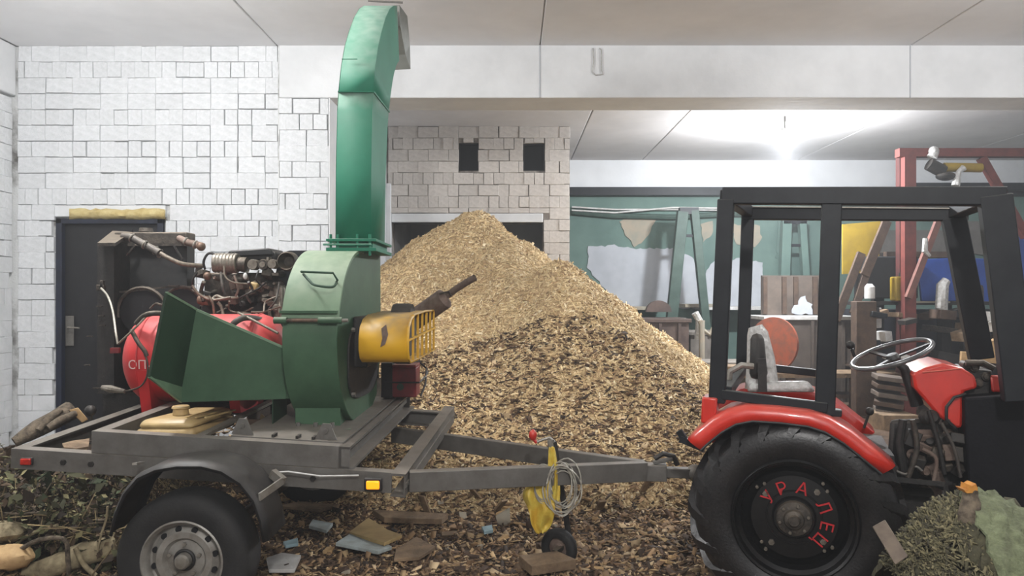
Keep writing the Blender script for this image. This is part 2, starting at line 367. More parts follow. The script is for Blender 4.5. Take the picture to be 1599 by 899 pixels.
wpoly([(1095, 350), (1113, 345), (1112, 365), (1098, 378)], YF-.045, 'bare_patch', m_peach, fw)
wpoly([(1142, 350), (1185, 352), (1190, 370), (1180, 385), (1150, 382)], YF-.045, 'bare_patch', m_peach, fw)
wpoly([(1215, 340), (1300, 345), (1305, 420), (1240, 440), (1212, 400)], YF-.045, 'faded_patch', m_wallg, fw)
rail = thing('wall_rail', 'dark steel rail running along the top of the green wall', 'rail', P(1100, 303, YF-.15))
MB().bb((ax1+.02, YF-.17, P(0, 306, YF).z), (x1, YF-.03, P(0, 294, YF).z)).build('rail_beam', m_grpaint if False else m_cage, rail, bevel=.005)
MB().bb((ax1+.02, YF-.22, P(0, 306, YF).z-.01), (x1, YF-.03, P(0, 306, YF).z)).build('lower_flange', m_cage, rail)
r2 = thing('cable_tray', 'dark sagging cable along the green wall under the white pipe', 'cable', P(1000, 340, YF-.1))
MB().tube([P(893, 331, 12.32), P(960, 337, 12.32), P(1050, 339, 12.32), P(1140, 334, 12.32), P(1300, 335, 12.32)], .045, 8).build('cable_run', m_grpaint, r2)
for k, (ya, yb) in enumerate(((323, 327), (328, 324))):
    o = MB().tube([P(893, ya+0, 12.3-.04*k), P(960, ya+4, 12.3-.04*k), P(1050, yb, 12.3-.04*k), P(1130, yb+1, 12.3-.04*k), P(1420, yb, 12.3-.04*k)], .014, 8).build('water_pipe', m_white, None)
    tag(o, ('upper thin white pipe along the green wall', 'lower thin white pipe along the green wall')[k], 'pipe')

# door
dr = struct(MB().bb((dx0+.05, YW+.05, 0), (dx1-.05, YW+.10, dz-.05)), 'door_1', m_door, bevel=.004)
for a, b in (((dx0, 0), (dx0+.055, dz)), ((dx1-.055, 0), (dx1, dz)), ((dx0, dz-.05), (dx1, dz))):
    MB().bb((a[0], YW-.012, a[1]), (b[0], YW+.13, b[1])).build('door_frame', mat('door_frame_blue', (20, 30, 52), (14, 18, 32), .6), dr, bevel=.004)
MB().bb((P(200, 0, YW).x, YW+.035, .1), (P(203, 0, YW).x, YW+.05, dz-.1)).build('panel_ridge', m_door, dr)
hd = MB().bb(P(103, 540, YW+.04), P(115, 493, YW+.03)).build('handle_plate', m_steel, dr, bevel=.004)
MB().cyl(P(106, 511, YW+.03), P(106, 511, YW-.03), .008).cyl(P(106, 511, YW-.03), P(124, 512, YW-.03), .008).build('lever', m_steel_l, hd)
# foam over the door
pts = []
g = []
for i in range(19):
    x = 108+i*(256-108)/18; g.append([P(x, 326+R(-1.5, 2), YW-.01-R(0, .01)), P(x, 331, YW-.045-R(0, .02)), P(x, 337, YW-.045-R(0, .02)), P(x, 342+R(-1, 1.5), YW-.012)])
MB().grid(g, (0, .03, 0)).build('foam_filling', m_foam, dr, smooth=60)

# ---------------------------------------------------------------- ground, heap and chips
def vnoise(x, y, s, seed=0):
    x = x*s; y = y*s; xi = np.floor(x).astype(np.int64); yi = np.floor(y).astype(np.int64); fx = x-xi; fy = y-yi
    fx = fx*fx*(3-2*fx); fy = fy*fy*(3-2*fy)
    def h(a, b):
        n = (a*374761393+b*668265263+seed*982451653) & 0xffffffff; n = ((n ^ (n >> 13))*1274126177) & 0xffffffff; return ((n ^ (n >> 16)) & 0xffff)/65535.0
    return (h(xi, yi)*(1-fx)+h(xi+1, yi)*fx)*(1-fy)+(h(xi, yi+1)*(1-fx)+h(xi+1, yi+1)*fx)*fy
def gz(x, y):
    x = np.asarray(x, float); y = np.asarray(y, float)
    g = .05*vnoise(x, y, 1.3, 1)+.035*vnoise(x, y, 5, 2)+.02*vnoise(x, y, 14, 3)
    left = np.clip((-2.0-x)/1.2, 0, 1)*np.clip((y-3.3)/1.2, 0, 1); g = g+left*(.10+.12*vnoise(x, y, 2.2, 8))*np.clip((5.9-y)/1.0, .1, 1)
    return g
CONES = [(-.44, 8.65, 2.55, .72), (.40, 7.35, 1.93, .82), (-.35, 6.95, 1.28, .72), (.85, 6.8, 1.25, .80), (-1.1, 7.6, 1.6, .70)]
def pz(x, y):
    x = np.asarray(x, float); y = np.asarray(y, float); acc = 0
    wob = (vnoise(x, y, 1.1, 5)-.5)*.5
    for cx, cy, h, s in CONES:
        d = np.sqrt((x-cx)**2+(y-cy)**2+.02)
        acc = acc+np.exp(14*(h-s*d*(1+.12*wob)))
    z = np.log(acc+1e-9)/14
    return z+.13*(vnoise(x, y, 1.7, 6)-.5)+.10*(vnoise(x, y, 4.5, 7)-.5)+.045*(vnoise(x, y, 11, 9)-.5)
def field(name, m, x0, x1, y0, y1, step, fn, drop=None):
    nx = int((x1-x0)/step)+1; ny = int((y1-y0)/step)+1
    X, Y = np.meshgrid(np.linspace(x0, x1, nx), np.linspace(y0, y1, ny)); Z = fn(X, Y)
    co_ = np.stack([X, Y, Z], -1).reshape(-1, 3)
    i = np.arange(ny-1)[:, None]*nx+np.arange(nx-1)[None, :]; q = np.stack([i, i+1, i+nx+1, i+nx], -1).reshape(-1, 4)
    if drop is not None:
        keep = (co_[q][:, :, 2] > drop).any(1); q = q[keep]
    me = bpy.data.meshes.new(name); me.from_pydata(co_.tolist(), [], q.tolist())
    me.shade_smooth(); me.materials.append(m); o = bpy.data.objects.new(name, me); setp(o, (0, 0, 0), None); return o
fl = field('floor', m_dirt, XL-.2, XR, -3.2, YF, .06, gz); fl['kind'] = 'structure'

def cmat(name, rough=.85):
    m = bpy.data.materials.new(name); m.use_nodes = True; N = m.node_tree.nodes
    a = N.new('ShaderNodeAttribute'); a.attribute_name = 'tone'; b = N['Principled BSDF']; b.inputs['Roughness'].default_value = rough
    m.node_tree.links.new(a.outputs['Color'], b.inputs['Base Color']); return m
m_chip = cmat('wood_chips')
def scatter(name, m, pts, nrm, L, Wd, T, colr, parent, tilt=.5, quad=False):
    n = len(pts); rs = np.random.randn(n, 3); t = rs-nrm*(rs*nrm).sum(1, keepdims=True)*(1-tilt); t /= np.linalg.norm(t, axis=1, keepdims=True)
    r2 = np.random.randn(n, 3)*tilt*.6; u = nrm+r2; u -= t*(u*t).sum(1, keepdims=True); u /= np.linalg.norm(u, axis=1, keepdims=True); s = np.cross(t, u)
    a = t*L[:, None]/2; b = s*Wd[:, None]/2; c = u*T[:, None]/2
    if quad:
        corners = [(-a), (b*1), (a), (-b)]; v = np.stack([pts+k for k in corners], 1)
        F_ = np.array([[0, 1, 2, 3]])
        v[:, 1] += c; v[:, 3] += c
    else:
        v = np.stack([pts+sx*a+sy*b*(1 if sx < 0 else .6)+sz*c for sx in (-1, 1) for sy in (-1, 1) for sz in (-1, 1)], 1)
        F_ = np.array([(0, 1, 3, 2), (4, 6, 7, 5), (0, 4, 5, 1), (2, 3, 7, 6), (0, 2, 6, 4), (1, 5, 7, 3)])
    k = v.shape[1]; fidx = (F_[None]+np.arange(n)[:, None, None]*k).reshape(-1, 4)
    me = bpy.data.meshes.new(name); me.vertices.add(n*k); me.vertices.foreach_set('co', v.reshape(-1).astype(np.float32))
    nf = len(fidx); me.loops.add(nf*4); me.loops.foreach_set('vertex_index', fidx.reshape(-1).astype(np.int32))
    me.polygons.add(nf); me.polygons.foreach_set('loop_start', np.arange(0, nf*4, 4, dtype=np.int32))
    me.update(calc_edges=True); me.validate()
    ca = me.color_attributes.new('tone', 'FLOAT_COLOR', 'POINT'); cc = np.concatenate([np.repeat(colr, k, 0), np.ones((n*k, 1))], 1); ca.data.foreach_set('color', cc.reshape(-1).astype(np.float32))
    me.materials.append(m); o = bpy.data.objects.new(name, me); setp(o, (0, 0, 0), None)
    if parent is not None: o.parent = parent; o.location = -WORLD[parent.name]
    return o
def normals(fn, x, y, e=.04):
    gx = (fn(x+e, y)-fn(x-e, y))/(2*e); gy = (fn(x, y+e)-fn(x, y-e))/(2*e); n = np.stack([-gx, -gy, np.ones_like(gx)], 1); return n/np.linalg.norm(n, axis=1, keepdims=True)
def lin(c): return np.array(S(c)[:3])
def tones(n, cols, probs, var=.15):
    k = np.random.choice(len(cols), n, p=probs); b = np.array([lin(c) for c in cols])[k]; return np.clip(b*(1+var*np.random.randn(n, 1)), 0, 1)

def ground_hit(px, py):
    d = Vector(((px-HX)/F, 1, -(py-HY)/F)); t = 3.0
    while t < 9:
        q = CAM+d*t
        if q.z <= max(float(gz(q.x, q.y)), float(pz(q.x, q.y))): return q
        t += .01
    return q
m_pile = mat('heap_core', (188, 162, 122), (160, 134, 98), .95, scale=14, bump=1, bscale=50)
pile = field('wood_chip_heap', m_pile, -1.60, 4.2, 4.3, YA-.08, .035, pz, drop=-.03)
tag(pile, 'tall heap of pale wood chips in the middle of the bay', 'wood chips', kind='stuff')
N1 = 105000
X = np.random.uniform(-1.58, 2.7, N1); Y = 4.5+5.28*np.random.rand(N1)**1.25
z = pz(X, Y); g_ = gz(X, Y); k = z > g_-.02; X, Y, z = X[k], Y[k], z[k]; nr = normals(pz, X, Y)
n = len(X); L = np.random.gamma(3, .010, n)+.014; L = np.clip(L, .014, .1)
dark = vnoise(X, Y, 1.6, 31); col_a = tones(n, [(228, 204, 160), (214, 188, 142), (196, 168, 124), (176, 146, 108), (150, 122, 90), (240, 222, 186)], [.24, .32, .25, .09, .03, .07], .1)
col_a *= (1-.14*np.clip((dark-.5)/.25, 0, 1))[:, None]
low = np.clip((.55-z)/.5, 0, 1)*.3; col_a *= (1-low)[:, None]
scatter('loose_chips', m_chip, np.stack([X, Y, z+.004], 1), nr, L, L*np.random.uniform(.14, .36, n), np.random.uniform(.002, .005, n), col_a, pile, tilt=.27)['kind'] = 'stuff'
# litter on the ground: brown chips and bark
N2 = 42000
X = np.random.uniform(-3.2, 3.0, N2); Y = 3.2+3.4*np.random.rand(N2)
k = (np.abs(X) < Y*.72); X, Y = X[k], Y[k]; zz = np.maximum(gz(X, Y), pz(X, Y)); n = len(X); nr = normals(gz, X, Y)
L = np.clip(np.random.gamma(2.6, .013, n)+.012, .012, .11)
col_a = tones(n, [(150, 122, 90), (110, 86, 62), (78, 60, 46), (176, 150, 112), (196, 172, 136), (60, 48, 38)], [.22, .26, .22, .12, .06, .12], .2)
o = scatter('ground_litter', m_chip, np.stack([X, Y, zz+.006], 1), nr, L, L*np.random.uniform(.2, .6, n), np.random.uniform(.002, .008, n), col_a, None, tilt=.4)
tag(o, 'brown wood chip and bark litter covering the ground under the trailer', 'litter', kind='stuff')

# lamps
for (x, y, zl, wt, c, lab) in LAMPS:
    t = thing('ceiling_lamp', lab, 'lamp', (x, y, zl))
    zc_ = ZC if y < YW else ZC2
    MB().lathe([(.0, .06), (.05, .06), (.10, .02), (.13, -.01), (.12, -.015), (.0, -.005)], (x, y, zl+.06), (0, 0, 1), 24).build('lamp_housing', m_white, t)
    MB().cyl((x, y, zl+.1), (x, y, zc_), .012).build('suspension_rod', m_steel, t)
    MB().ball((x, y, zl+.01), .085 if y < YW else .16, (1, 1, .6)).build('lamp_bulb', m_lampon, t)
    ld = bpy.data.lights.new('lamp_light', 'POINT'); ld.energy = wt*10; ld.color = c; ld.shadow_soft_size = .12
    lo_ = bpy.data.objects.new('lamp_light', ld); setp(lo_, (x, y, zl-.1), t)

# dusty haze, added for the veil and the glow around the rear lamp
hz_ = MB().bb((XL+.0, .02, .3), (XR-.02, YF-.05, ZC-.01)).build('haze', None, None, smooth=0)
mh = bpy.data.materials.new('glow_haze'); mh.use_nodes = True; NN = mh.node_tree.nodes; NN.clear()
vo = NN.new('ShaderNodeOutputMaterial'); vs_ = NN.new('ShaderNodeVolumeScatter'); vs_.inputs['Density'].default_value = .009; vs_.inputs['Anisotropy'].default_value = .35
vs_.inputs['Color'].default_value = (.95, .97, 1, 1); mh.node_tree.links.new(vs_.outputs[0], vo.inputs['Volume'])
hz_.data.materials.clear(); hz_.data.materials.append(mh); hz_['kind'] = 'structure'
def bez(pts, n=5):
    pts = [Vector(p) for p in pts]; out = []
    for i in range(len(pts)-1):
        p0 = pts[max(i-1, 0)]; p1 = pts[i]; p2 = pts[i+1]; p3 = pts[min(i+2, len(pts)-1)]
        for k in range(n):
            t = k/n; out.append(.5*((2*p1)+(p2-p0)*t+(2*p0-5*p1+4*p2-p3)*t*t+(3*p1-p0-3*p2+p3)*t**3))
    return out+[pts[-1]]
# ---------------------------------------------------------------- trailer
a_ = math.radians(3.5)
TF = frame((-.57, 3.65, .654), (math.cos(a_), -math.sin(a_), -.049), (math.sin(a_), math.cos(a_), .047))
def T(px, py, c): return hit(TF, px, py, c)
def TW(v): return TF @ Vector(v)
tr = thing('trailer', 'grey steel flatbed trailer carrying the green wood chipper', 'trailer', (-1.4, 4.3, 0))
def chan(x0, y0, z0, x1, y1, z1, axis, open_):
    """C channel in trailer space. axis 'x' or 'y'; open_ = sign of the open side"""
    m = MB(TF); t = .008
    m.bb((x0, y0, z1-t), (x1, y1, z1)).bb((x0, y0, z0), (x1, y1, z0+t))
    if axis == 'x':
        yb = y1-t if open_ < 0 else y0
        m.bb((x0, yb, z0+t), (x1, yb+t, z1-t))
    else:
        xb = x1-t if open_ < 0 else x0
        m.bb((xb, y0, z0+t), (xb+t, y1, z1-t))
    return m
W_ = 1.5; LR = 1.89
chan(-LR, 0, -.098, 0, .06, 0, 'x', 1).build('side_rail', m_steel, tr)
chan(-LR, W_-.06, -.098, 0, W_, 0, 'x', -1).build('side_rail', m_steel, tr)
chan(-LR, .06, -.098, -LR+.06, W_-.06, 0, 'y', 1).build('cross_beam', m_steel, tr)
MB(TF).bb((.0, -.02, -.008), (.07, W_+.15, .003)).bb((.062, -.02, -.1), (.07, W_+.15, -.0)).bb((.0, -.02, -.108), (.07, W_+.15, -.1)).bb((.07, -.02, -.062), (.076, W_+.14, -.04)).build('cross_beam', m_steel, tr)
chan(-.95, .06, -.098, -.89, W_-.06, 0, 'y', -1).build('cross_beam', m_steel, tr)
# raised subframe
SX0, SX1, ZS = -1.49, -.21, .108
chan(SX0, .012, .002, SX1, .072, ZS, 'x', 1).build('subframe_rail', m_steel, tr)
chan(SX0, W_-.07, .002, SX1, W_-.01, ZS, 'x', -1).build('subframe_rail', m_steel, tr)
chan(SX0, .072, .002, SX0+.06, W_-.07, ZS, 'y', -1).build('subframe_cross_beam', m_steel, tr)
m = MB(TF); m.bb((SX1-.055, .012, .0), (SX1-.04, W_+.05, ZS)).bb((SX1-.055, .012, ZS-.012), (SX1, W_+.05, ZS)).bb((SX1-.04, .012, .0), (SX1+.02, W_+.05, .012)).bb((SX1-.04, .03, .045), (SX1-.02, W_+.04, .07))
m.build('subframe_cross_beam', m_steel, tr)
MB(TF).bb((-1.0, .07, ZS-.02), (-.96, W_-.07, ZS-.004)).build('angle_iron', m_steel_l, tr)
MB(TF).bb((-.82, .07, ZS-.006), (SX1-.05, W_-.07, ZS+.006)).build('deck_plate', m_steel, tr)
for c in ((-.78, .10), (-.36, .10)):   # gusset feet on the deck plate
    MB(TF).prism([(c[0]-.05, c[1], ZS+.006), (c[0]+.06, c[1], ZS+.006), (c[0]+.025, c[1], ZS+.085), (c[0]-.015, c[1], ZS+.085)], (0, .008, 0)).cyl((c[0]+.005, c[1]-.01, ZS+.05), (c[0]+.005, c[1]+.02, ZS+.05), .012, seg=8).build('mounting_lug', m_steel, tr)
for x in (-.62, -.5, -.42):
    MB(TF).bb((x, .08, ZS+.006), (x+.012, .13, ZS+.02)).build('weld_bead', m_iron_b, tr)
for x in (-1.62, -1.48, -.38, -.1):
    MB(TF).cyl((x, -.012, -.05), (x, .01, -.05), .014, seg=6).build('bolt', m_iron_b, tr)
# drawbars to the tip
tip_n = TF.inverted() @ P(1006, 735, 4.05); tip_f = tip_n+Vector((.0, .1, 0))
zt_ = -.05
near0 = Vector((.07, .06, -.052)); far0 = Vector((-.3, 1.42, -.16))
tn = TF.inverted() @ P(1008, 735, 4.07)
m = MB(TF); m.bar(near0, tn, .05, .1); m.build('drawbar', m_steel, tr, bevel=.004)
m = MB(TF); m.bar(far0+Vector((0, 0, .0)), TF.inverted() @ P(1004, 733, 4.2), .05, .1); m.build('drawbar', m_steel, tr, bevel=.004)
hc = MB(); a, b = P(1005, 736, 4.12), P(1085, 738, 4.08)
hc.bar(a, a+(b-a)*.45, .09, .085).bar(a+(b-a)*.4, b, .06, .05).bar(P(1020, 722, 4.1), P(1050, 716, 4.1), .03, .02).ball(b, .045).build('coupling', m_steel, tr, bevel=.004)
MB().tube([P(1022, 716, 4.1), P(1035, 708, 4.1), P(1052, 712, 4.1), P(1058, 726, 4.1)], .014, 8).build('coupling_handle', m_iron_b, tr)
# wheels: tyre > rim > hub
def road_wheel(cx, y0, cz, sgn, r=.3):
    c = Vector((cx, y0, cz)); ax = Vector((0, 1, 0))*sgn
    prof = [(.185, .0), (.20, -.004), (.225, -.012), (.262, -.010), (.285, .004), (.297, .022), (r, .04), (r, .15), (.297, .17), (.285, .186), (.25, .2), (.19, .19), (.185, .16), (.185, .0)]
    m = MB().lathe(prof, c, ax, 64)
    for g in (.06, .095, .13): pass
    ty = m.build('tyre', m_rub, tr, smooth=50)
    for k in range(0): pass
    rim = MB().lathe([(.185, .0), (.178, -.004), (.170, .006), (.163, .018), (.158, .045), (.150, .05), (.125, .028), (.098, .030), (.085, .05), (.05, .045), (.0, .045)], c, ax, 48).build('rim', m_rim, ty, smooth=40)
    MB().lathe([(.185, .19), (.17, .17), (.165, .05)], c, ax, 32).build('rim_barrel', m_rim, ty)
    MB().lathe([(.0, -.012), (.026, -.008), (.034, .002), (.036, .04)], c, ax, 20).build('hub_cap', m_steel_l, ty)
    MB().torus(c+ax*.035, ax, .042, .008, 24, 8).build('hub_seal', m_black, ty)
    for k in range(12):
        if k in (): continue
        a = 2*PI*k/12+.2; p = c+Vector((math.cos(a)*.138, 0, math.sin(a)*.138))+ax*.032
        MB().lathe([(.0, .0), (.0135, .0), (.0135, .012)], p, ax, 12).build('vent_hole', m_hole, ty)
    for k in range(5):
        a = 2*PI*k/5+PI/2; p = c+Vector((math.cos(a)*.07, 0, math.sin(a)*.07))+ax*.04
        MB().cyl(p, p-ax*.014, .009, seg=6).build('wheel_nut', m_steel_l, ty)
wc = P(283, 878, 3.4)
road_wheel(wc.x, 3.4, wc.z, 1)
road_wheel(wc.x+.1, 5.45, wc.z+.03, -1)
MB().cyl((wc.x, 3.5, wc.z), (wc.x+.1, 5.4, wc.z+.03), .03).build('axle', m_iron_b, tr)
# fender with rolled lip
fp = [(168, 835), (176, 800), (190, 768), (212, 742), (240, 729), (275, 723), (315, 723), (348, 731), (378, 750), (400, 778), (412, 812), (418, 845)]
for side in (0, 1):
    ya = 3.37 if side == 0 else 5.28; yb = ya+.29; off = Vector((0, 0, 0)) if side == 0 else Vector((.1, 0, .04))
    f0 = [P(x, y, 3.37)+off for x, y in fp]; f0 = [Vector((p.x, ya, p.z)) for p in f0]
    cc = Vector((wc.x+.02, 0, wc.z))
    rows = []
    for dy, k in ((.0, .94), (-.004, .97), (.012, 1.0), (.06, 1.01), (.15, 1.0), (.23, 1.01), (.27, 1.0), (.285, .97), (.285, .94)):
        rows.append([Vector((cc.x+off.x+(p.x-cc.x-off.x)*k, ya+dy, cc.z+(p.z-cc.z)*k)) for p in f0])
    o = MB().grid(rows).build('mudguard', m_black, tr, smooth=60)
    so = o.modifiers.new('s', 'SOLIDIFY'); so.thickness = .005
MB().bar(P(442, 750, 3.6), P(405, 776, 3.39), .008, .035).bar(P(425, 738, 3.63), P(442, 752, 3.6), .03, .04).build('mudguard_bracket', m_steel_l, tr)
MB().bar(P(210, 724, 3.5), P(222, 722, 3.66), .02, .01).build('mudguard_bracket', m_steel_l, tr)
# marker lamps
q = P(583, 756, 3.63)
lm = MB().box(q, (.085, .02, .062)).build('marker_lamp', m_black, tr, bevel=.006); lm['label'] = 'black framed amber marker lamp at the front'
MB().box(q+Vector((0, -.014, 0)), (.062, .014, .04)).build('amber_lens', m_amber, lm, bevel=.006)
q = P(42, 720, 3.74)
lm = MB().box(q, (.06, .012, .038)).build('marker_lamp', m_black, tr, bevel=.004); lm['label'] = 'small red marker lamp at the rear'
MB().box(q+Vector((0, -.01, 0)), (.05, .012, .03)).build('red_lens', m_redlens, lm, bevel=.004)
MB().tube([P(425, 737, 3.64), P(450, 736, 3.63), P(500, 743, 3.63), P(560, 742, 3.63)], .004, 6).build('lamp_cable', m_white, tr)
# jockey wheel on the drawbar
jx_ = 4.12
MB().tube([P(865, 690, jx_), P(890, 845, jx_-.02)], .016, 10).tube([P(888, 842, jx_), P(895, 850, jx_)], .025, 8).build('jockey_tube', m_iron_b, tr)
jw = P(873, 855, jx_-.05)
jt = MB().lathe([(.055, -.02), (.085, -.028), (.1, -.018), (.104, 0), (.1, .018), (.085, .028), (.055, .02), (.055, -.02)], jw, (.55, .85, 0), 28).build('jockey_tyre', m_rub, tr, smooth=50)
MB().lathe([(.0, -.02), (.02, -.022), (.03, -.01), (.055, -.006), (.055, .01), (0, .02)], jw, (.55, .85, 0), 20).build('jockey_rim', m_rust, jt)
MB().bar(P(893, 842, jx_), P(866, 862, jx_-.11), .03, .02).build('jockey_fork', m_iron, tr)
MB().tube([P(838, 690, jx_), P(848, 686, jx_), P(858, 683, jx_), P(866, 690, jx_)], .008, 8).tube([P(860, 686, jx_), P(862, 712, jx_)], .02, 10).build('crank', m_steel_l, tr)
kn = MB().ball(P(832, 679, jx_), .022, (1, 1, 1.4)).cyl(P(832, 684, jx_), P(838, 691, jx_), .009).build('crank_knob', m_redt, tr); kn['label'] = 'red crank knob'

# yellow bag and coil of wire hanging on the drawbar
bag = thing('plastic_bag', 'crumpled yellow plastic bag tied around the trailer drawbar', 'bag', P(850, 830, 4.0))
def cloth(rows, Y, nm, m, parent, wob=.012, lvl=2):
    g = []
    for i, (y, xa, xb) in enumerate(rows):
        n_ = 7; g.append([P(xa+(xb-xa)*k/(n_-1), y+R(-2, 2), Y+math.sin(k*2.1+i)*.02+R(-wob, wob)) for k in range(n_)])
    o = MB().grid(g, (0, .012, 0)).build(nm, m, parent, smooth=60); s = o.modifiers.new('s', 'SUBSURF'); s.levels = lvl; s.render_levels = lvl; return o
cloth([(697, 857, 866), (715, 856, 870), (740, 855, 873), (765, 853, 876), (785, 850, 874)], 3.90, 'bag_neck', m_ybag, bag, .02)
cloth([(750, 838, 850), (762, 818, 855), (775, 814, 864), (790, 822, 868), (805, 828, 866), (820, 828, 862), (833, 838, 852)], 3.90, 'bag_body', m_ybag, bag, .045)
cl = thing('wire_coil', 'coil of thin grey wire hanging on the trailer drawbar', 'wire', P(880, 800, 4.0))
mm = MB()
for k in range(9):
    c_ = P(879+R(-5, 5), 760+R(-7, 8), 3.89+R(-.02, .03)); rx = R(.055, .10); rz = R(.09, .13)
    mm.tube([c_+Vector((math.cos(t)*rx, R(-.01, .01), math.sin(t)*rz)) for t in [2*PI*i/22 for i in range(23)]], .0036, 5, False)
mm.build('wire_loops', m_wire, cl)
mm = MB(); 
for k in range(3):
    c_ = P(848, 752+3*k, 3.89); mm.tube([c_+Vector((math.cos(t)*.045, 0, math.sin(t)*.09)) for t in [2*PI*i/18 for i in range(19)]], .003, 5, False)
mm.build('wire_end', m_wire, cl)

# ---------------------------------------------------------------- wood chipper
ch = thing('wood_chipper', 'green wood chipper with hopper and tall curved discharge chute on the trailer', 'wood chipper', (-1.0, 4.4, .8))
def tY(x, Y): return x+(Y-3.92)*.061
X0, X1, CY, CZ, CR = -1.172, -.892, 4.4, 1.262, .485
prof = []
for k in range(31):
    t = PI*1.5-PI*k/30      # from bottom, over the front (-Y) to the top
    prof.append((CY+CR*math.cos(t)*(1.0), CZ+CR*math.sin(t)))
prof = [(CY+CR*math.cos(math.radians(a)), CZ+CR*math.sin(math.radians(a))) for a in range(262, 84, -6)]
prof += [(4.87, CZ+CR), (4.885, 1.2), (4.8, .9), (4.62, .80)]
top_i = [i for i, p in enumerate(prof) if p[1] > 1.34 and p[0] < 4.9]
def side_poly(pr, x): return [Vector((tY(x, y), y, z)) for y, z in pr]
body = MB().prism(side_poly(prof, X0), (X1-X0, 0, 0)).build('housing', m_green, ch, smooth=25, bevel=.004)
# hinged lid shell over the upper front
lid = [(CY+(CR+.006)*math.cos(math.radians(a)), CZ+(CR+.006)*math.sin(math.radians(a))) for a in range(166, 84, -5)]
lin_ = [(CY+(CR-.01)*math.cos(math.radians(a)), CZ+(CR-.01)*math.sin(math.radians(a))) for a in range(166, 84, -5)]
ld_ = MB().prism(side_poly(lid+lin_[::-1], X0-.006), (X1-X0+.012, 0, 0)).build('lid', mat('lid_green', (98, 128, 100), (86, 116, 90), .5, scale=4, dust=(160, 170, 148), dustamt=.7), ch, smooth=25); ld_['label'] = 'lighter green lid'
a0 = math.radians(163)
yy, zz_ = CY+(CR+.02)*math.cos(a0), CZ+(CR+.02)*math.sin(a0)
MB().bb((tY(X0, 3.92)-.01, yy-.012, zz_-.004), (X1+.0, yy+.02, zz_+.01)).build('lid_flange', m_green, ch)
for xa, xb in ((X0-.035, X0+.03), (X1-.09, X1+.03)):
    h = MB().cyl((xa, yy-.02, zz_-.04), (xb, yy-.02, zz_-.04), .017, seg=12).build('hinge', m_green, ch)
    MB().cyl((xb, yy-.02, zz_-.04), (xb+.03, yy-.02, zz_-.04), .009, seg=8).build('hinge_pin', m_steel_l, h)
MB().cyl((X0+.03, yy-.02, zz_-.04), (X1-.09, yy-.02, zz_-.04), .009, seg=8).build('hinge_rod', m_brass, ch)
# handle on the lid
hp = [P(472, 425, 4.0), P(470, 424, 3.93), P(520, 426, 3.93), P(527, 437, 3.96), P(525, 440, 4.02)]
hp2 = [P(474, 428, 4.0), P(482, 437, 3.95), P(492, 445, 3.9), P(518, 448, 3.89), P(525, 442, 3.93)]
MB().tube(hp, .006, 8).tube(bez(hp2), .007, 8).build('lid_handle', mat('handle_green', (34, 66, 46), None, .5), ch)
# base block under the drum
MB().bb((X0+.02, 4.08, .80), (X1-.02, 4.8, .92)).build('base_block', m_green, ch, bevel=.004)
MB().bb((X0-.03, 4.0, .785), (X1+.05, 4.9, .80)).build('base_flange', m_green, ch)
for x in (X0+.05, -1.03, X1-.05): MB().cyl((x, 4.03, .80), (x, 4.03, .83), .012, seg=6).build('bolt', m_steel, ch)
# dark inlet plate on the side face
ip = []
for k in range(28):
    t = 2*PI*k/28; ip.append((4.43+.33*math.copysign(abs(math.cos(t))**.6, math.cos(t)), 1.13+.21*math.copysign(abs(math.sin(t))**.6, math.sin(t))))
MB().prism(side_poly(ip, X1+.001), (.012, 0, 0)).build('side_cover', m_iron_b, ch, smooth=25, bevel=.003)
for y, z in ((4.16, 1.31), (4.7, 1.31), (4.16, .96)):
    MB().cyl((tY(X1, y)+.01, y, z), (tY(X1, y)+.03, y, z), .013, seg=6).build('bolt', m_steel, ch)
# flange between housing and chute
for z0_, z1_, e in ((1.745, 1.765, .045), (1.80, 1.815, .045), (1.765, 1.80, .0)):
    MB().bb((-1.0-e, 4.36-e, z0_), (-.79+e*.6, 4.86+e*.3, z1_)).build('flange' if e else 'collar', m_green_c, ch, bevel=.002)
for x in (-1.02, -.98, -.87, -.8):
    MB().cyl((x, 4.325, 1.72), (x, 4.325, 1.84), .008, seg=8).build('bolt', m_green_c, ch)
MB().cyl((-1.06, 4.315, 1.782), (-.79, 4.315, 1.782), .006, seg=6).build('rod', m_green_c, ch)
# chute as a curved square duct
fr = [(4.33, 1.81), (4.34, 2.2), (4.37, 2.55), (4.40, 2.66), (4.47, 2.83), (4.56, 2.97), (4.68, 3.1), (4.83, 3.24), (5.0, 3.36), (5.16, 3.44), (5.32, 3.50)]
bk = [(4.80, 1.81), (4.84, 2.25), (4.92, 2.6), (4.96, 2.68), (5.03, 2.80), (5.10, 2.90), (5.17, 2.98), (5.25, 3.05), (5.32, 3.10), (5.38, 3.13), (5.42, 3.15)]
for i0, i1, nm in ((0, 3, 'chute_column'), (3, 10, 'chute_bend')):
    m = MB(); rows = []
    for i in range(i0, i1+1):
        (yf, zf), (yb, zb) = fr[i], bk[i]
        q = [Vector((-.995, yf, zf)), Vector((-.795, yf, zf)), Vector((-.795, yb, zb)), Vector((-.995, yb, zb))]
        rows.append(q+[q[0]])
    o = m.grid(rows).build(nm, m_green_c, ch, smooth=20); s = o.modifiers.new('s', 'SOLIDIFY'); s.thickness = .004; s.offset = -1
    if nm == 'chute_bend':
        q = rows[0]; mm = MB(); mm.bar(q[0]+Vector((0, -.003, 0)), q[1]+Vector((0, -.003, 0)), .012, .008).bar(q[1]+Vector((.003, 0, 0)), q[2]+Vector((.003, 0, 0)), .008, .01); mm.build('weld_seam', m_green_c, ch)
        MB().bar((-.99, 4.47, 2.87), (-.90, 4.47, 2.87), .004, .004).build('weld_seam', m_green_c, ch)
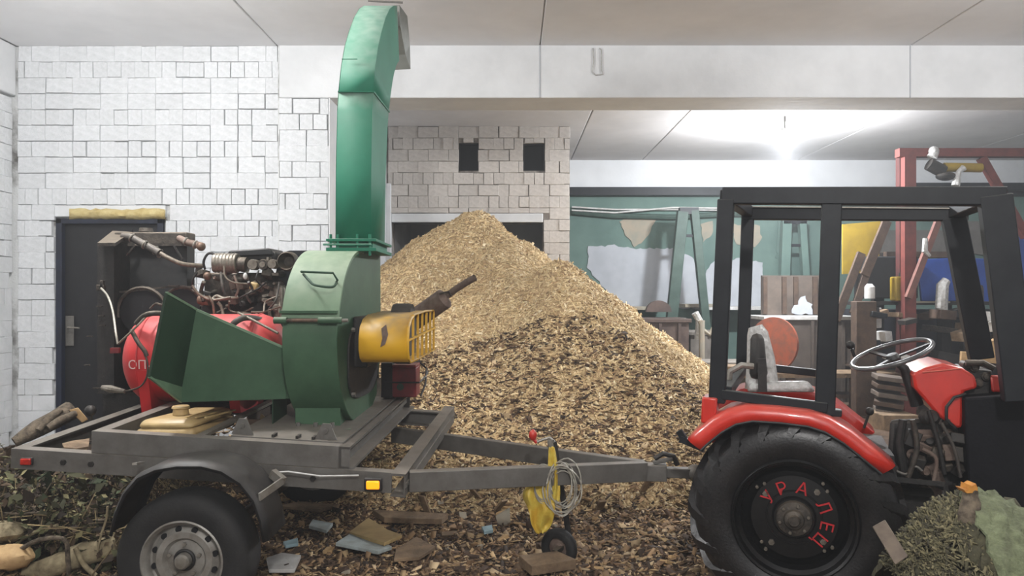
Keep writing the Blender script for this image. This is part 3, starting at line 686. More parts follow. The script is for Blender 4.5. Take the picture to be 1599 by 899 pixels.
# deflector flap hanging at the mouth
MB().prism([P(624, 8, 5.42), P(636, 25, 5.62), P(640, 70, 5.75), P(641, 108, 5.78), P(633, 85, 5.7), P(625, 40, 5.44)], (-.2, .03, .0)).build('deflector_flap', mat('flap_grey', (128, 130, 124), (108, 110, 104), .6, .2), ch, smooth=0)
MB().cyl(P(575, 1, 5.35), P(629, 4, 5.38), .008, seg=8).build('flap_hinge', m_steel, ch)
# hopper
A, B_, C_, D, E, F_ = P(260, 457, 3.86), P(233, 588, 3.66), P(283, 627, 3.84), P(306, 483, 3.95), P(442, 542, 4.04), P(446, 622, 4.06)
def far(p, dy, dz=0): return p+Vector((0, dy, dz))
A2, B2, C2, D2, E2, F2 = far(A, .66, -.16), far(B_, .95, 0), far(C_, .82), far(D, .5, -.13), far(E, .42, -.10), far(F_, .4)
def sheet(q, nm, m, t=.006):
    o = MB().add(q, [tuple(range(len(q)))]).build(nm, m, ch, smooth=0); s = o.modifiers.new('s', 'SOLIDIFY'); s.thickness = t; s.offset = 0; return o
def onplane(px, py, a, b, c):
    n = (b-a).cross(c-a); d = Vector(((px-HX)/F, 1, -(py-HY)/F)); return CAM+d*((a-CAM).dot(n)/d.dot(n))
CP = onplane(284, 604, D, E, F_); C_ = onplane(283, 627, D, E, F_); A = onplane(260, 457, B_, CP, D)
A2, C2 = far(A, .6, -.16), far(C_, .6)
print('HOPPER', A, B_, CP, C_)
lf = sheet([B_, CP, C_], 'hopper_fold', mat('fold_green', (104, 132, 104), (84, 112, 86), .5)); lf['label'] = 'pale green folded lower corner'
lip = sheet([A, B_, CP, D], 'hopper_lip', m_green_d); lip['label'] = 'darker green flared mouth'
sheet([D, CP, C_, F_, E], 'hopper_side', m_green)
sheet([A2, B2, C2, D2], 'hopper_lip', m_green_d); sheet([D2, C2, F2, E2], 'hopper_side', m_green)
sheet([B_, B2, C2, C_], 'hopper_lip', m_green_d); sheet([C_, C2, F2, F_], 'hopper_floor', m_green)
for p, q in ((A, D), (D, E), (B_, C_), (A, B_)):
    MB().bar(p, q, .012, .012).build('hopper_edge', mat('edge_green', (98, 124, 98), None, .5) if (p, q) != (A, B_) else m_green_d, ch)
MB().hexa([E, F_, F2, E2], [E+Vector((.05, 0, -.02)), F_+Vector((.05, 0, 0)), F2+Vector((.05, 0, 0)), E2+Vector((.05, 0, -.02))]).build('inlet_frame', m_green, ch)
MB().bb(P(425, 622, 4.05), P(448, 660, 4.3)).build('hopper_bracket', m_green_d, ch)
# yellow belt guard: curved cover and a grille at its end
gx0, gx1 = -.775, -.52
gp = [(4.92, 1.40), (4.5, 1.405), (4.1, 1.395), (3.98, 1.375), (3.91, 1.335), (3.885, 1.28), (3.885, 1.22), (3.91, 1.175), (3.96, 1.152), (4.2, 1.148), (4.92, 1.152)]
rows = [[Vector((x+(y-3.9)*.03, y, z)) for y, z in gp] for x in (gx0, gx1)]
gd = MB().grid(rows).build('belt_guard', m_yellow, ch, smooth=50); s = gd.modifiers.new('s', 'SOLIDIFY'); s.thickness = .005
MB().add([Vector((gx0+(y-3.9)*.03, y, z)) for y, z in gp], [tuple(range(len(gp)))]).build('guard_back_plate', m_yellow, gd, smooth=0)
def gxp(y): return gx1+(y-3.9)*.03-.006
for i in range(6):
    y = 4.05+i*.165; zt2 = 1.395; MB().bar((gxp(y), y, 1.15), (gxp(y), y, zt2), .012, .012, (0, 1, 0)).build('grille_bar', m_yellow, gd)
MB().bar((gxp(3.9), 3.9, 1.27), (gxp(4.92), 4.92, 1.29), .012, .012).build('grille_bar', m_yellow, gd)
MB().tube([Vector((gxp(y), y, z)) for y, z in gp], .006, 6).build('grille_rim', m_yellow, gd)
st = MB().prism([Vector((gx0+.115, 3.878, 1.33)), Vector((gx0+.14, 3.878, 1.35)), Vector((gx0+.15, 3.878, 1.30)), Vector((gx0+.135, 3.878, 1.25)), Vector((gx0+.11, 3.878, 1.235)), Vector((gx0+.12, 3.878, 1.28))], (0, .004, 0)).build('oil_stain', m_rust, gd)
MB().lathe([(.0, 0), (.17, 0), (.175, .02), (.175, .09), (.17, .11), (0, .11)], (gx0+.09, 4.45, 1.275), (1, 0, 0), 28).build('pulley', m_iron_b, ch)
MB().cyl((-.9, 4.45, 1.26), (gx0+.1, 4.45, 1.27), .035).build('drive_shaft', m_iron, ch)
MB().bb((-.87, 4.2, 1.1), (-.79, 4.7, 1.38)).build('bearing_block', m_iron_b, ch, bevel=.01)

# exhaust
ex = thing('exhaust_muffler', 'rusty grey exhaust muffler with thin tailpipe rising behind the yellow guard', 'exhaust', P(640, 500, 4.95))
MB().tube([P(600, 530, 5.1), P(641, 502, 5.0)], .04, 12).build('inlet_pipe', m_rust, ex)
MB().tube([P(636, 508, 5.02), P(640, 504, 5.0), P(694, 466, 4.9), P(698, 463, 4.9)], [.045, .067, .067, .045], 18).build('muffler_can', m_rust, ex)
MB().tube([P(694, 465, 4.9), P(712, 451, 4.87), P(728, 441, 4.84), P(742, 433, 4.82)], .022, 12, False).build('tailpipe', m_rust, ex)
MB().tube([P(686, 458, 4.84), P(700, 455, 4.84), P(705, 462, 4.86)], .006, 6).build('clamp', m_iron, ex)

# battery
bt = thing('battery', 'dark red car battery strapped on the trailer frame under the yellow guard', 'battery', P(630, 620, 4.85))
a, b = P(598, 620, 4.86), P(650, 574, 4.86)
MB().bb(a, (b.x, 5.06, b.z)).build('battery_case', m_redo, bt, bevel=.006)
MB().bb((a.x+.03, 4.85, b.z), (b.x, 5.06, b.z+.018)).build('battery_lid', m_redo, bt, bevel=.004)
MB().bb((a.x-.01, 4.85, a.z), (a.x+.06, 5.07, b.z+.03)).build('battery_box', m_iron_b, bt)
MB().tube([P(600, 597, 4.84), P(655, 597, 4.84), P(664, 588, 4.95), P(668, 580, 5.07)], .006, 6).tube([P(657, 618, 4.85), P(664, 600, 4.9), P(666, 575, 5.05), P(655, 565, 5.07), P(630, 566, 5.0)], .007, 6).build('strap', m_black, bt)
MB().cyl(P(625, 604, 4.857), P(625, 604, 4.85), .022, seg=16).build('charge_mark', m_green_d, bt)
for px in (612, 640): MB().cyl(P(px, 572, 4.95), P(px, 566, 4.95), .01).build('terminal', m_steel_l, bt)
lc = thing('fuel_filter', 'small dusty metal canister beside the battery', 'canister', P(588, 615, 4.8))
MB().cyl(P(588, 618, 4.8), P(588, 590, 4.8), .028).build('can_body', m_alu, lc); MB().cyl(P(588, 590, 4.8), P(588, 584, 4.8), .015).build('can_cap', m_iron, lc)

# ---------------------------------------------------------------- red tank
tk = thing('air_tank', 'dusty red steel tank lying on red legs behind the hopper', 'tank', (-1.8, 4.62, .8))
r = .262; c0 = P(170, 560, 4.55); cz = c0.z; cy = 4.62; xl = -2.30; xr = -1.36
prof = [(0, 0), (.09, .008), (.16, .03), (.21, .06), (.245, .10), (r, .15)]
pr = prof+[(r, .26), (r, xr-xl-.15)]+[(q[0], xr-xl-q[1]) for q in prof[-2::-1]]
MB().lathe(pr, (xl, cy, cz), (1, .05, 0), 48).build('tank_shell', m_red, tk, smooth=50)
for d_ in (.15, .3, .78): MB().torus((xl+d_, cy+.05*d_, cz), (1, .05, 0), r+.001, .005, 48, 6).build('weld_seam', m_red, tk)
for x in (xl+.17, xl+.68):
    MB().prism([(x, cy-.26, cz-.05), (x, cy-.2, .82), (x, cy+.2, .82), (x, cy+.26, cz-.05)], (.06, 0, 0)).build('tank_leg', m_red, tk)
def text(s, size, m, parent, world, rot, name='lettering', ext=.001):
    c = bpy.data.curves.new(name, 'FONT'); c.body = s; c.size = size; c.extrude = ext; c.align_x = 'CENTER'; c.align_y = 'CENTER'
    o = bpy.data.objects.new('tmp', c); COL.objects.link(o); dg = bpy.context.evaluated_depsgraph_get(); me = bpy.data.meshes.new_from_object(o.evaluated_get(dg)); bpy.data.objects.remove(o)
    me.materials.clear(); me.materials.append(m); q = bpy.data.objects.new(name, me); setp(q, world, parent); q.rotation_euler = rot; return q
zq = P(0, 570, 4.37).z; th = math.asin((zq-cz)/r)
text('ОП-', .07, m_text, tk, (P(217, 0, 4.36).x, cy+.012-r*math.cos(th)-.006, zq), (PI/2+th*-1, 0, .05))
# brake hose and wires in front of tank
def hose(name, pts, r_, m, parent): return MB().tube(bez(pts), r_, 8).build(name, m, parent, smooth=60)
MB().tube([P(160, 605, 4.38), P(172, 607, 4.36), P(195, 611, 4.34)], [.014, .022, .012], 10).build('drain_valve', m_alu, tk)
MB().bar(P(145, 606, 4.38), P(165, 606, 4.38), .006, .008).build('valve_lever', m_iron, tk)
hose('tank_pipe', [P(195, 611, 4.34), P(218, 604, 4.33), P(229, 588, 4.32), P(230, 565, 4.32), P(222, 545, 4.34), P(210, 530, 4.35)], .005, m_iron, tk)
hose('tank_strap', [P(205, 515, 4.36), P(216, 535, 4.33), P(226, 548, 4.33), P(229, 556, 4.33)], .012, m_iron, tk)

hose('fat_hose', [P(360, 514, 4.42), P(366, 504, 4.40), P(378, 497, 4.42), P(392, 496, 4.5), P(410, 500, 4.6)], .018, m_hose, tk)
hose('thin_pipe', [P(372, 488, 4.5), P(392, 498, 4.42), P(415, 510, 4.38), P(434, 520, 4.36)], .008, m_hose_l, tk)
# ---------------------------------------------------------------- radiator
rd = thing('radiator', 'large black radiator in a dusty frame in front of the dark door', 'radiator', (-2.4, 5.0, .85))
def G(x, y, Y=4.95): return P(x, y, Y)
MB().bb(G(177, 620, 5.0), (G(292, 380, 5.0).x, 5.12, G(292, 380, 5.0).z)).build('radiator_core', mat('radiator_black', (22, 23, 25), (34, 33, 32), .7, scale=30), rd)
MB().prism([G(152, 384, 4.8), G(178, 378, 4.8), G(178, 615, 4.8), G(152, 615, 4.8)], (0, .3, 0)).build('side_shroud', m_iron_b, rd)
MB().prism([G(152, 379, 4.62), G(180, 379, 4.62), G(206, 362, 5.15), G(176, 360, 5.15)], (0, 0, -.02)).build('top_plate', m_iron, rd)
MB().bb(G(178, 362, 5.0), (G(292, 362, 5.0).x, 5.14, G(0, 382, 5.0).z)).build('header_tank', m_iron, rd, bevel=.01)
MB().cyl(G(228, 362, 5.07), G(228, 356, 5.07), .045, .04).build('filler_cap', m_iron, rd)
MB().bb(G(178, 380, 4.97), (G(290, 372, 4.97).x, 5.0, G(0, 384, 4.97).z)).build('header_lip', m_iron, rd)
MB().bar(G(182, 418, 4.96), G(212, 382, 4.96), .015, .01).build('brace', m_iron, rd)
MB().bar(G(272, 384, 4.96), G(285, 405, 4.96), .015, .01).build('brace', m_iron_b, rd)
up = MB().tube(bez([G(192, 369, 4.9), G(205, 371, 4.88), G(222, 380, 4.85), G(250, 395, 4.8)]), .024, 12).build('upper_hose', m_hose, rd, smooth=60)
hose('upper_pipe', [G(250, 395, 4.8), G(262, 402, 4.8), G(285, 412, 4.82), G(318, 415, 4.9)], .014, m_hose_l, rd)
for p in ((206, 371), (226, 382), (243, 391), (250, 396)):
    q = G(p[0], p[1], 4.87 if p[0] < 215 else 4.82); MB().torus(q, (.9, 0, -.45), .024, .006, 16, 6).build('hose_clamp', m_steel_l, up)
ot = MB().tube(bez([G(280, 372, 4.95), G(292, 378, 4.9), G(305, 381, 4.88), G(318, 385, 4.88)]), [.022]*16, 10).build('outlet_elbow', m_rust, rd, smooth=60)
MB().torus(G(290, 377, 4.9), (.9, 0, -.3), .024, .006, 14, 6).torus(G(305, 382, 4.88), (.9, 0, -.3), .024, .007, 14, 6).build('hose_clamp', m_steel_l, ot)
MB().ball(G(314, 385, 4.87), .028).build('pipe_end', m_brass, ot)
# fan shroud arcs below core
for cx_, cy__, rr_ in ((222, 487, 38), (285, 478, 30)):
    c_ = G(cx_, cy__, 4.85); rad = rr_/F*4.85
    mm = MB().tube([c_+Vector((-math.cos(t)*rad, 0, math.sin(t)*rad)) for t in [PI*i/14 for i in range(-1, 15)]], .012, 6); mm.build('fan_ring', m_iron, rd)
    MB().cyl(c_, c_+Vector((0, .02, 0)), rad*.9, seg=28).build('fan_disc', m_hole, rd)
MB().bar(G(187, 456, 4.85), G(280, 446, 4.85), .01, .012).bar(G(262, 446, 4.84), G(300, 448, 4.84), .01, .01).build('fan_strut', m_iron, rd)
MB().tube(bez([G(234, 482, 4.75), G(243, 474, 4.75), G(255, 476, 4.7), G(268, 470, 4.75), G(252, 500, 4.6)]), .007, 6).build('fan_wire', m_iron, rd)
vl = MB().box(G(158, 449, 4.72), (.05, .03, .035)).box(G(160, 444, 4.72), (.02, .03, .05)).build('valve_block', m_iron, rd, bevel=.004)
hose('white_hose', [G(158, 450, 4.66), G(168, 462, 4.6), G(176, 485, 4.5), G(181, 520, 4.36), G(184, 537, 4.34)], .0065, m_wire, rd)
MB().tube([G(184, 537, 4.34), G(195, 527, 4.33), G(215, 508, 4.34), G(232, 490, 4.42), G(250, 487, 4.5)], .006, 6).build('rod', m_hose_l, rd)
MB().box(G(180, 547, 4.33), (.05, .02, .03)).build('bracket', m_redo, rd)
for x, y in ((155, 478), (158, 493), (160, 508), (140, 525), (136, 570)):
    MB().box(G(x, y, 4.79), (.035, .01, .008)).build('vent_slot', m_iron, rd)
hose('lower_hose', [G(213, 505, 4.42), G(225, 493, 4.4), G(240, 489, 4.4), G(260, 490, 4.45)], .016, m_iron, rd)
MB().bb(G(160, 700, 4.9), (G(285, 615, 4.9).x, 5.2, G(0, 615, 4.9).z)).build('radiator_base', m_iron_b, rd)

# ---------------------------------------------------------------- engine
en = thing('engine', 'greasy diesel engine with hoses behind the red tank', 'engine', (-1.7, 5.0, .85))
EY = 4.9
def K(x, y, d=0): return P(x, y, EY+d)
rr_ = random.Random(4)
MB().bb(K(312, 640, .1), (K(455, 0, .1).x, 5.35, K(0, 470).z)).build('engine_block', m_iron_b, en, bevel=.015)
MB().bb(K(318, 472, .08), (K(445, 0).x, 5.3, K(0, 425).z)).build('cylinder_head', m_iron, en, bevel=.012)
MB().bb(K(355, 406, .02), (K(430, 0).x, 5.25, K(0, 392).z)).build('intake_manifold', m_iron_b, en, bevel=.01)
# air filter (flat dark drum on top)
MB().prism([K(355, 395), K(358, 391), K(420, 387), K(424, 391), K(426, 398), K(357, 401)], (0, .28, 0)).build('air_filter', m_black, en, bevel=.008)
# alternator-like drum with ribs
al = MB().tube([K(335, 410, -.05), K(372, 411, -.05)], .062, 20).build('starter_drum', m_alu, en, bevel=.006)
for k in range(6): MB().torus(K(341+k*5.2, 410.3, -.05), (1, 0, 0), .0605, .0035, 20, 6).build('rib', m_alu, al)
MB().tube([K(372, 412, -.05), K(385, 413, -.05)], .045, 16).build('drum_end', m_iron, al)
# faces: two round plates on the timing side, and the big pulley
for (x, y, r0, mm_) in ((394.5, 413, .034, m_alu), (411, 413, .034, m_iron), (411, 413, .020, m_alu), (425, 412, .03, m_alu)):
    MB().lathe([(0, -.01 if r0 != .02 else -.02), (r0*.9, -.01 if r0 != .02 else -.02), (r0, 0), (r0, .06)], K(x, y, -.08), (0, 1, 0), 20).build('cover_plate', mm_, en)
bp = MB().lathe([(0, .03), (.030, .03), (.040, .02), (.048, -.02), (.053, -.03), (.060, -.02), (.062, .05), (0, .06)], K(449, 408, -.1), (0, 1, 0), 28).build('big_pulley', m_iron, en)
for wa_, wb_ in (((383, 426), (388, 404)), ((416, 423), (424, 402)), ((424, 430), (438, 426))): MB().bb(K(wa_[0], wa_[1], -.06), K(wb_[0], wb_[1], 0)).build('casting_web', m_alu, en)
# dark mounting plate behind (bell-housing plate) curving down to the right
MB().prism([K(436, 396, .05), K(452, 391, .05), K(480, 391, .05), K(491, 398, .05), K(480, 397, .05), K(470, 405, .05), K(468, 420, .05), K(458, 455, .05), K(450, 490, .05), K(446, 520, .05), K(444, 440, .05), K(430, 430, .05)], (0, .03, 0)).build('bell_plate', m_cage, en)
# hangers and ends
MB().ball(K(324, 431, -.1), .026, (1, 1, 1)).build('bulb', m_brass, en)
MB().ball(K(383, 431, -.12), .014, (1, .8, 1.5)).build('plug_boot', m_white, en)
MB().tube(bez([K(320, 420, -.05), K(318, 408, -.08), K(325, 396, -.08), K(335, 398, -.08), K(338, 410, -.08)]), .008, 8).build('oil_pipe', m_iron_b, en)
rng = random.Random(12)
hs = [
 ([(350, 415), (352, 432), (365, 441), (388, 443)], .006, m_hose_l), ([(345, 425), (347, 445), (352, 460)], .009, m_hose),
 ([(300, 445), (310, 458), (330, 468), (360, 464)], .008, m_hose_l), ([(330, 470), (338, 462), (350, 466), (372, 464)], .011, m_hose_l),
 ([(358, 470), (358, 482), (366, 487), (380, 487), (395, 480)], .005, m_hose_l), ([(376, 475), (374, 466), (388, 458), (404, 450), (416, 440)], .006, m_iron_b),
 ([(392, 487), (410, 487), (424, 483), (440, 478)], .006, m_hose_l), ([(412, 487), (414, 472), (424, 466), (436, 462)], .006, m_hose_l),
 ([(400, 490), (408, 498), (422, 505), (434, 512)], .008, m_hose_l), ([(380, 488), (395, 496), (420, 508), (432, 514)], .007, m_hose_l),
 ([(364, 503), (370, 495), (380, 491), (392, 492)], .014, m_iron), ([(336, 500), (334, 485), (332, 472), (326, 462)], .008, m_hose_l),
 ([(350, 500), (346, 480), (340, 472)], .010, m_hose_l), ([(308, 425), (300, 440), (306, 455), (316, 462)], .007, m_iron_b),
 ([(436, 440), (434, 455), (430, 470), (420, 482)], .006, m_hose), ([(437, 470), (436, 485), (436, 500), (440, 515)], .005, m_hose_l),
 ([(366, 430), (372, 450), (368, 462)], .008, m_rust), ([(388, 440), (394, 452), (386, 462), (392, 472)], .008, m_hose),
 ([(318, 440), (314, 455), (318, 470)], .012, m_iron), ([(404, 422), (400, 436), (408, 446)], .005, m_black)]
for pts, r0, mm_ in hs:
    MB().tube(bez([K(x, y, -.10-rng.random()*.08) for x, y in pts]), r0, 8).build('engine_hose', mm_, en, smooth=60)
for i in range(46):   # cast bosses, brackets and fittings over the block
    x = rng.uniform(310, 440); y = rng.uniform(418, 500); q = K(x, y, rng.uniform(-.02, .06)); k = rng.random(); mm_ = rng.choice((m_iron, m_iron, m_iron_b, m_alu, m_rust, m_hose_l))
    if k < .4: MB().box(q, (rng.uniform(.02, .07), rng.uniform(.05, .12), rng.uniform(.015, .05)), (rng.uniform(-.3, .3), rng.uniform(-.5, .5), rng.uniform(-.3, .3))).build('casting', mm_, en, bevel=.004)
    elif k < .8:
        r0 = rng.uniform(.01, .03); MB().lathe([(0, -.01), (r0*.6, -.012), (r0, 0), (r0, .06)], q-Vector((0, .05, 0)), (rng.uniform(-.4, .4), 1, rng.uniform(-.4, .4)), 14).build('fitting', mm_, en)
    else: MB().cyl(q, q+Vector((rng.uniform(-.08, .08), -.03, rng.uniform(-.05, .05))), .007, seg=8).build('stud', mm_, en)
MB().box(K(397, 447, -.08), (.05, .04, .05), (0, .3, 0)).build('injector_pump', m_can, en, bevel=.01)
MB().tube([K(312, 468, -.05), K(328, 470, -.07)], .03, 14).build('oil_filter', m_brass, en)
MB().bb(K(425, 500, -.02), (K(445, 0).x, 5.3, K(0, 445).z)).build('flywheel_housing', m_alu, en, bevel=.02)
MB().bb((-2.3, 4.9, .84), (-1.35, 4.98, .93)).build('engine_bearer', m_iron_b, en); MB().bb((-2.3, 5.05, .84), (-1.35, 5.13, .93)).build('engine_bearer', m_iron_b, en)

# ---------------------------------------------------------------- load lying in the trailer
cn = thing('canister', 'tan plastic canister lying inside the trailer frame', 'canister', P(262, 672, 3.95))
a, b = P(213, 676, 3.95), P(300, 650, 3.95)
za = P(0, 672, 3.93).z-.06
pts0 = [Vector((a.x, 3.92, za)), Vector((b.x+.02, 3.92, za)), Vector((b.x+.06, 4.42, za)), Vector((a.x+.1, 4.42, za))]
zt3 = za+.115
pts1 = [p.lerp(sum(pts0, Vector())/4, .14)+Vector((0, 0, .0)) for p in pts0]; pts1 = [Vector((p.x, p.y, zt3)) for p in pts1]
MB().hexa(pts0, [Vector((p.x, p.y, za+.07)) for p in pts0]).hexa([Vector((p.x, p.y, za+.0701)) for p in pts0], pts1).build('canister_body', m_can, cn, bevel=.028)
cp = sum(pts1, Vector())/4+Vector((-.02, -.08, 0))
MB().cyl(cp, cp+Vector((0, 0, .035)), .042, .038, 20).cyl(cp+Vector((0, 0, .035)), cp+Vector((0, 0, .05)), .048, .042, 20).build('canister_cap', m_can, cn, bevel=.004)
for k in range(3): MB().bar(cp+Vector((.07+.05*k, -.1, .002)), cp+Vector((.11+.06*k, .16, .002)), .012, .008).build('rib', m_can, cn)
bd = MB(); bd.bar(P(285, 652, 4.2), P(345, 632, 4.7), .18, .02); tag(bd.build('plank', m_woodd, None), 'brown board leaning beside the tan canister in the trailer', 'board')
k_ = 0
bx = thing('wooden_crate', 'small wooden crate with scraps under the hopper end', 'crate', P(405, 668, 4.3))
MB().bb(P(385, 672, 4.3), (P(440, 0, 4.3).x, 4.32, P(0, 655, 4.3).z)).bb((P(385, 0, 4.3).x, 4.3, P(0, 672, 4.3).z), (P(387, 0, 4.3).x, 4.7, P(0, 650, 4.3).z)).build('crate_side', m_woodd, bx)
for k in range(7):
    q = P(405+R(-14, 26), 660+R(-6, 6), 4.4+R(0, .15)); MB().box(q, (R(.03, .07), R(.03, .08), R(.015, .03)), (R(-1, 1), R(-1, 1), R(-2, 2))).build('wood_scrap', m_woodl, bx, bevel=.003)
# split logs and rubbish on the trailer's rear
lg = MB().tube([P(22, 690, 4.7), P(60, 668, 4.8), P(112, 640, 5.0)], [.03, .055, .06], 9).build('log', m_bark, None, smooth=40); lump(lg, .03, .06, 1); tag(lg, 'dark bark log leaning over the rear end of the trailer', 'log')
lg = MB().hexa([P(108, 640, 4.9), P(122, 636, 4.9), P(138, 655, 4.9), P(128, 660, 4.9)], [P(108, 641, 5.1), P(122, 637, 5.1), P(138, 655, 5.1), P(128, 660, 5.1)]).build('wood_block', m_woodl, None, bevel=.004); tag(lg, 'pale cut wood block at the end of the dark bark log', 'wood')
lg = MB().hexa([P(143, 660, 4.6), P(158, 655, 4.6), P(160, 668, 4.6), P(147, 672, 4.6)], [P(143, 661, 4.75), P(158, 656, 4.75), P(160, 668, 4.75), P(147, 672, 4.75)]).build('wood_block', m_woodl, None, bevel=.004); tag(lg, 'small brown wood block behind the rear trailer beam', 'wood')
MB().ball(P(141, 641, 4.7), .034).cyl(P(141, 646, 4.7), P(142, 690, 4.7), .012).build('ball_knob', m_iron_b, tr)
sh = MB().grid([[P(97, 692, 3.95), P(112, 688, 4.0), P(140, 684, 4.1)], [P(100, 698, 3.9), P(118, 700, 3.9), P(138, 697, 3.95)]], (0, 0, -.01)).build('crumpled_sheet', m_wood, None); tag(sh, 'crumpled pale sheet in the open rear bay of the trailer', 'scrap')
for k, (x0_, y0_, x1_, y1_) in enumerate(((60, 672, 95, 640), (30, 690, 80, 655), (75, 668, 118, 645))):
    lg = MB().tube([P(x0_, y0_, 4.75), P((x0_+x1_)/2+R(-4, 4), (y0_+y1_)/2, 4.8), P(x1_, y1_, 4.9)], [.022, .025, .02], 7).build('branch', m_bark, None, smooth=60)
    tag(lg, ('thin bark branch on the dark log, upper one', 'thin bark branch at the far left of the trailer rear', 'thin bark branch nearest the pale cut block')[k], 'branch')
# ---------------------------------------------------------------- tractor
b_ = math.radians(20)
KF = frame(P(1240, 813, 3.4), (math.cos(b_), -math.sin(b_), -.05), (math.sin(b_), math.cos(b_), 0))
def Q(px, py, c): return hit(KF, px, py, c)
tc_ = thing('tractor', 'small red tractor with black roll cage parked at the right', 'tractor', tuple(KF @ Vector((.5, .57, -.47))))
RT = .468
def agri_tyre(c0, c1, R0, lugs, name='rear_tyre', cx=0, cz=0):
    """tyre with chevron lugs, in tractor space, axis along y"""
    w = c1-c0; m = MB(KF); mid = (c0+c1)/2; Rb = R0-.028
    prof = [(R0*.56, c0+.01), (R0*.62, c0-.004), (R0*.72, c0-.014), (R0*.82, c0-.008), (Rb-.035, c0+.004), (Rb-.01, c0+.03), (Rb, c0+.06), (Rb, c1-.06), (Rb-.01, c1-.03), (Rb-.035, c1-.004), (R0*.82, c1+.008), (R0*.72, c1+.014), (R0*.62, c1+.004), (R0*.56, c1-.01)]
    m.lathe(prof, (cx, 0, cz), (0, 1, 0), 72, True)
    for s in (0, 1):
        for k in range(lugs):
            t0 = 2*PI*(k+.5*s)/lugs; rows = []
            for j in range(6):
                u = j/5; yy = mid+(1 if s else -1)*(-.01+u*(w/2+.012)); tt = t0+u*.30
                Rr = R0 if u < .7 else R0-.03*(u-.7)/.3*2.0; rb = Rb-.01 if u < .8 else Rb-.06
                hw = (.024+.012*u)/R0
                q = []
                for (dt, r_) in ((-hw, rb), (-hw*.72, Rr), (hw*.72, Rr), (hw, rb)):
                    q.append(Vector((cx+math.cos(tt+dt)*r_, yy, cz+math.sin(tt+dt)*r_)))
                rows.append(q)
            # shoulder drop down the sidewall
            yy = (c1+.012) if s else (c0-.012); tt = t0+.36; hw = .02/R0
            rows.append([Vector((cx+math.cos(tt+dt)*r_, yy+(-.03 if s else .03)*e, cz+math.sin(tt+dt)*r_)) for dt, r_, e in ((-hw, R0-.11, 1), (-hw*.7, R0-.10, 0), (hw*.7, R0-.10, 0), (hw, R0-.11, 1))])
            for a, b in zip(rows, rows[1:]):
                n = len(m.v); m.v += a+b; m.f += [(n, n+1, n+5, n+4), (n+1, n+2, n+6, n+5), (n+2, n+3, n+7, n+6)]
            n = len(m.v); m.v += rows[0]+rows[-1]; m.f += [(n+3, n+2, n+1, n), (n+4, n+5, n+6, n+7)]
    return m.build(name, m_rub2, tc_, smooth=35)
def tractor_wheel(c0, c1, face):
    ty = agri_tyre(c0, c1, RT, 19)
    o = (c0 if face < 0 else c1); s = 1 if face < 0 else -1
    ax = (0, s, 0); mr = mat('black_rim', (18, 19, 21), (28, 27, 27), .35, .3, scale=12)
    MB(KF).lathe([(.272, .0), (.264, -.012), (.255, -.004), (.248, .03), (.232, .045), (.225, .1), (.215, .105)], (0, o, 0), ax, 56).build('rim', mr, ty, smooth=30)
    MB(KF).lathe([(.228, .10), (.20, .085), (.185, .066), (.095, .060), (.09, .045), (.085, .04), (0, .04)], (0, o, 0), ax, 56).build('wheel_disc', mr, ty, smooth=30)
    hb = MB(KF).lathe([(0, -.012), (.022, -.012), (.026, 0), (.04, .006), (.045, .02), (.075, .026), (.08, .04)], (0, o, 0), ax, 24).build('wheel_hub', m_iron, ty, smooth=30)
    for k in range(6):
        t = 2*PI*k/6+.3; MB(KF).cyl((math.cos(t)*.062, o+s*.028, math.sin(t)*.062), (math.cos(t)*.062, o+s*.01, math.sin(t)*.062), .007, seg=6).build('wheel_nut', m_alu, ty)
    for k in range(4):
        t0 = 2*PI*k/4+.95
        MB(KF).cyl((math.cos(t0)*.155, o+s*.072, math.sin(t0)*.155), (math.cos(t0)*.155, o+s*.05, math.sin(t0)*.155), .014, seg=6).build('clamp_bolt', m_alu, ty)
        for dt, r_ in ((-.16, .188), (.02, .20)): MB(KF).cyl((math.cos(t0+dt)*r_, o+s*.078, math.sin(t0+dt)*r_), (math.cos(t0+dt)*r_, o+s*.062, math.sin(t0+dt)*r_), .008, seg=6).build('clamp_bolt', m_alu, ty)
    MB(KF).torus((0, o+s*.06, 0), (0, 1, 0), .118, .004, 40, 6).build('disc_edge', m_alu if 0 else mr, ty)
    return ty, o
ty1, o1 = tractor_wheel(0, .24, -1)
tractor_wheel(.92, 1.16, 1)
# painted letters around the near rim, reading clockwise
Rk = KF.to_3x3()
for i, chh in enumerate('УРАЛЕЦ'):
    t = math.radians((146, 115, 78, 28, -8, -36)[i]); r_ = .134
    lv = Vector((math.cos(t)*r_, .052, math.sin(t)*r_))
    o = text(chh, .078, m_redtext, ty1, KF @ lv, (0, 0, 0), 'painted_letter', .002)
    # face toward the viewer's side (-y of tractor), top pointing outward
    up_ = Vector((math.cos(t), 0, math.sin(t))); out_ = Vector((0, -1, 0)); right_ = up_.cross(out_)
    Mx = Matrix((Rk @ right_, Rk @ up_, Rk @ out_)).transposed(); o.rotation_euler = Mx.to_euler()
